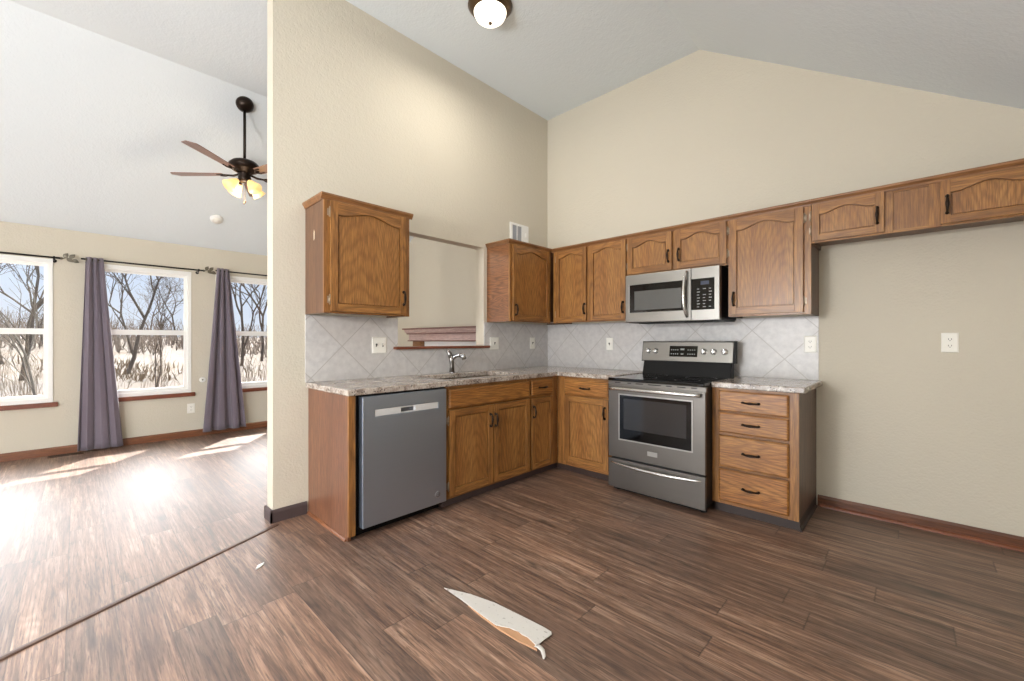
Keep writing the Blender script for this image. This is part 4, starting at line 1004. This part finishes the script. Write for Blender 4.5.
MB().box(-0.45, 0.45, -0.012, -0.001, 0.0, 0.78).build('firebox_opening', BLACK, t)

# ------------------------------------------------------------------ torn flooring scrap and crumb on the kitchen floor
t = thing('torn_flooring_scrap', 'torn white strip of flooring scrap lying on the kitchen floor', 'floor scrap', (1.75, -2.49, 0), 0)
pl = [(1.420, -2.537), (1.55, -2.482), (1.682, -2.447), (1.828, -2.430), (1.946, -2.418), (1.986, -2.418), (1.996, -2.428), (1.994, -2.470), (1.994, -2.52), (1.936, -2.508), (1.912, -2.513), (1.887, -2.509), (1.865, -2.517), (1.846, -2.519), (1.818, -2.535), (1.791, -2.547), (1.68, -2.544), (1.535, -2.537)]
m = MB().prism([(x - 1.75, y + 2.49) for x, y in pl], 'z', 0.0065, 0.0095)
def scrap():
    mt = mat('white_scrap_face', S(205, 202, 196), 0.6); q = NT(mt); co = q.obj()
    n = q.noise(q.mapping(co, (38, 60, 1)), 1.0, 3, 0.6)
    q.color(q.mix(q.ramp(n, [(0.62, (0, 0, 0)), (0.70, (0.7, 0.7, 0.7))]), S(208, 205, 199), S(140, 136, 130))); return mt
m.build('white_layer', scrap(), t)
m = MB().prism([(x - 1.75, y + 2.49) for x, y in ((1.60, -2.538), (1.79, -2.536), (1.86, -2.512), (1.94, -2.500), (1.990, -2.512), (2.006, -2.531), (1.92, -2.546), (1.823, -2.552), (1.70, -2.548))], 'z', 0.0, 0.0062)
tag(m.build('tan_core', mat('tan_scrap_core', S(190, 146, 110), 0.7), t), 'bare tan torn core')
m = MB().tube([(0.243, -0.028, 0.008), (0.262, -0.034, 0.016), (0.285, -0.042, 0.018), (0.300, -0.052, 0.009), (0.304, -0.060, 0.004)], [0.012, 0.011, 0.009, 0.007, 0.003], 8, flat=0.25)
m.build('curled_tail', mat('white_curl', S(206, 203, 198), 0.6), t)
m = MB(); random.seed(3)
vs = [(0.012 * math.cos(a_) * (0.7 + 0.5 * random.random()), 0.030 * math.sin(a_) * (0.7 + 0.5 * random.random())) for a_ in [2 * math.pi * i / 11 for i in range(11)]]
m.prism(vs, 'z', 0.0, 0.007)
tag(m.build('paper_crumb', mat('white_crumb', S(232, 232, 230), 0.7), loc=(0.545, -3.09, 0.0), rot=(0, 0, R(40)), bevel=0.002), 'tiny white crumb on the floor near the diagonal strip', 'crumb')

# ------------------------------------------------------------------ outside
def gz(x, y):
    d = -3.6 - x
    return -0.45 + 1.9 * min(1.0, max(0.0, (d - 6) / 40)) ** 1.2 + 0.10 * math.sin(0.35 * x + 0.6 * y) + 0.05 * math.sin(0.9 * y)
m = MB(); xs_ = [-3.62 - 1.2 * i * (1 + i * 0.035) for i in range(30)]; ys_ = [-34 + 3.0 * j for j in range(32)]
vs = [(x, y, gz(x, y)) for x in xs_ for y in ys_]; nY = len(ys_)
m.add(vs, [(i * nY + j, (i + 1) * nY + j, (i + 1) * nY + j + 1, i * nY + j + 1) for i in range(len(xs_) - 1) for j in range(nY - 1)], 0, True)
g_ = m.build('ground', GROUND); tag(g_, 'pale dry field outside the windows', 'ground', kind='structure')

def tree(name, label, x, y, h, seed, mt, lean=(0, 0), spread=0.6, depth=5, rad=None, group='bare trees outside the windows', first=0.34):
    rnd = random.Random(seed); m = MB(); rad = rad or h * 0.011
    def grow(p, d, ln, r_, k):
        n = 3; pts = [p]; rs = [r_]; q = p; dd = d
        for i in range(n):
            dd = (dd + Vector((rnd.gauss(0, .10), rnd.gauss(0, .10), rnd.gauss(0.02, .05)))).normalized(); q = q + dd * ln / n
            pts.append(q); rs.append(r_ * (1 - 0.38 * (i + 1) / n))
        m.tube(pts, rs, 6 if k > 3 else (4 if k > 1 else 3), caps=False)
        if k <= 0: return
        nb = 3 if k > 1 else 4
        for i in range(nb):
            ax = Vector((rnd.gauss(0, 1), rnd.gauss(0, 1), rnd.gauss(0.35, .35)))
            ax = (ax - dd * ax.dot(dd)).normalized()
            a_ = spread * (0.55 + 0.7 * rnd.random()); nd = (dd * math.cos(a_) + ax * math.sin(a_)).normalized()
            at = pts[-1] if i < 2 else pts[rnd.choice((1, 2))]
            grow(at, nd, ln * (0.62 + 0.2 * rnd.random()), max(r_ * (0.60 if i else 0.66), 0.006), k - 1)
    z = gz(x, y) - 0.05
    grow(Vector((0, 0, 0)), Vector((lean[0], lean[1], 1)).normalized(), h * first, rad, depth)
    o = m.build(name, mt, loc=(x, y, z), recalc=False)
    return tag(o, label, 'tree', group)
def outpos(px, D):
    """point on the field seen at image column px, D metres from the camera along its axis"""
    k = (px - 512.3) / 420.34
    return 3.068 + D * (-0.694 + 0.720 * k), -3.773 + D * (0.720 + 0.694 * k)
T = [(127, 17, 7.2, 11, BARK, (0.05, 0.28), .55, 'bare branching tree at the left of the middle window'),
     (178, 33, 7.0, 5, BARK, (0, 0), .75, 'distant rounded bare tree at the right of the middle window'),
     (150, 36, 6.5, 9, TWIG, (0, 0), .75, 'distant low bare tree near the centre of the middle window'),
     (22, 14, 6.8, 21, BARK, (0, 0), .62, 'bare bushy tree filling the far left window'),
     (2, 18, 7.5, 24, BARK, (0, 0), .6, 'bare tree at the left edge of the far left window'),
     (46, 20, 6.5, 33, BARK, (0, 0), .55, 'bare tree at the right edge of the far left window'),
     (242, 20, 7.0, 41, BARK, (0, 0.05), .5, 'bare upright tree behind the right window, beside the curtain'),
     (262, 23, 7.4, 47, BARK, (0, 0), .5, 'bare upright tree behind the right window, beside the partition')]
for px, D, h, sd, mt, ln, spd, lb in T:
    x, y = outpos(px, D); tree('bare_tree', lb, x, y, h, sd, mt, ln, spd)
x, y = outpos(44, 8.2); tree('leaning_sapling', 'pale leaning sapling in the lower half of the far left window', x, y, 2.6, 8, BARK_L, (-0.35, -0.55), .35, 3, rad=0.03, first=0.5)
x, y = outpos(140, 8.6); tree('bare_sapling', 'thin bare sapling in the lower half of the middle window', x, y, 2.3, 14, BARK, (0, 0.3), .4, 3, rad=0.02, first=0.45)
# brush thicket and grasses
rnd = random.Random(77); m = MB()
for i in range(950):
    px = rnd.uniform(-80, 400); D = rnd.uniform(24, 42); x, y = outpos(px, D); z = gz(x, y)
    h = rnd.uniform(0.6, 2.3) * (1.1 if px < 120 else 0.9)
    for k in range(3):
        dx_, dy_ = rnd.gauss(0, .35), rnd.gauss(0, .35)
        m.tube([(x, y, z - .05), (x + dx_ * .5, y + dy_ * .5, z + h * .55), (x + dx_ * 1.2, y + dy_ * 1.2, z + h)], [0.026, 0.018, 0.008], 3, caps=False)
o = m.build('brush_thicket', TWIG, recalc=False); tag(o, 'brown bare brush along the far edge of the field', 'brush', kind='stuff')
m = MB()
for i in range(170):
    px = rnd.choice((rnd.uniform(105, 195), rnd.uniform(225, 290), rnd.uniform(-20, 50))); D = rnd.uniform(8.5, 15); x, y = outpos(px, D); z = gz(x, y)
    h = rnd.uniform(0.6, 1.5)
    for k in range(2):
        dx_, dy_ = rnd.gauss(0, .18), rnd.gauss(0, .25)
        m.tube([(x, y, z - .03), (x + dx_ * .5, y + dy_ * .5, z + h * .6), (x + dx_ * 1.3, y + dy_ * 1.3, z + h)], [0.006, 0.004, 0.002], 3, caps=False)
o = m.build('weed_stems', bark('weed_stem', S(84, 70, 58), S(112, 98, 84)), recalc=False); tag(o, 'thin dry weed stems standing close to the house', 'weeds', kind='stuff')
m = MB()
for i in range(420):
    px = rnd.gauss(125, 30) if i % 3 else rnd.uniform(-20, 300); D = rnd.uniform(15, 20); x, y = outpos(px, D); z = gz(x, y)
    h = rnd.uniform(0.2, 0.5); w_ = 0.02; dx_, dy_ = rnd.gauss(0, .1), rnd.gauss(0, .14)
    m.add([(x, y - w_, z - .02), (x, y + w_, z - .02), (x + dx_, y + dy_, z + h)], [(0, 1, 2)])
o = m.build('tall_grass', GRASS, recalc=False); tag(o, 'tan band of tall dry grass across the field', 'grass', kind='stuff')
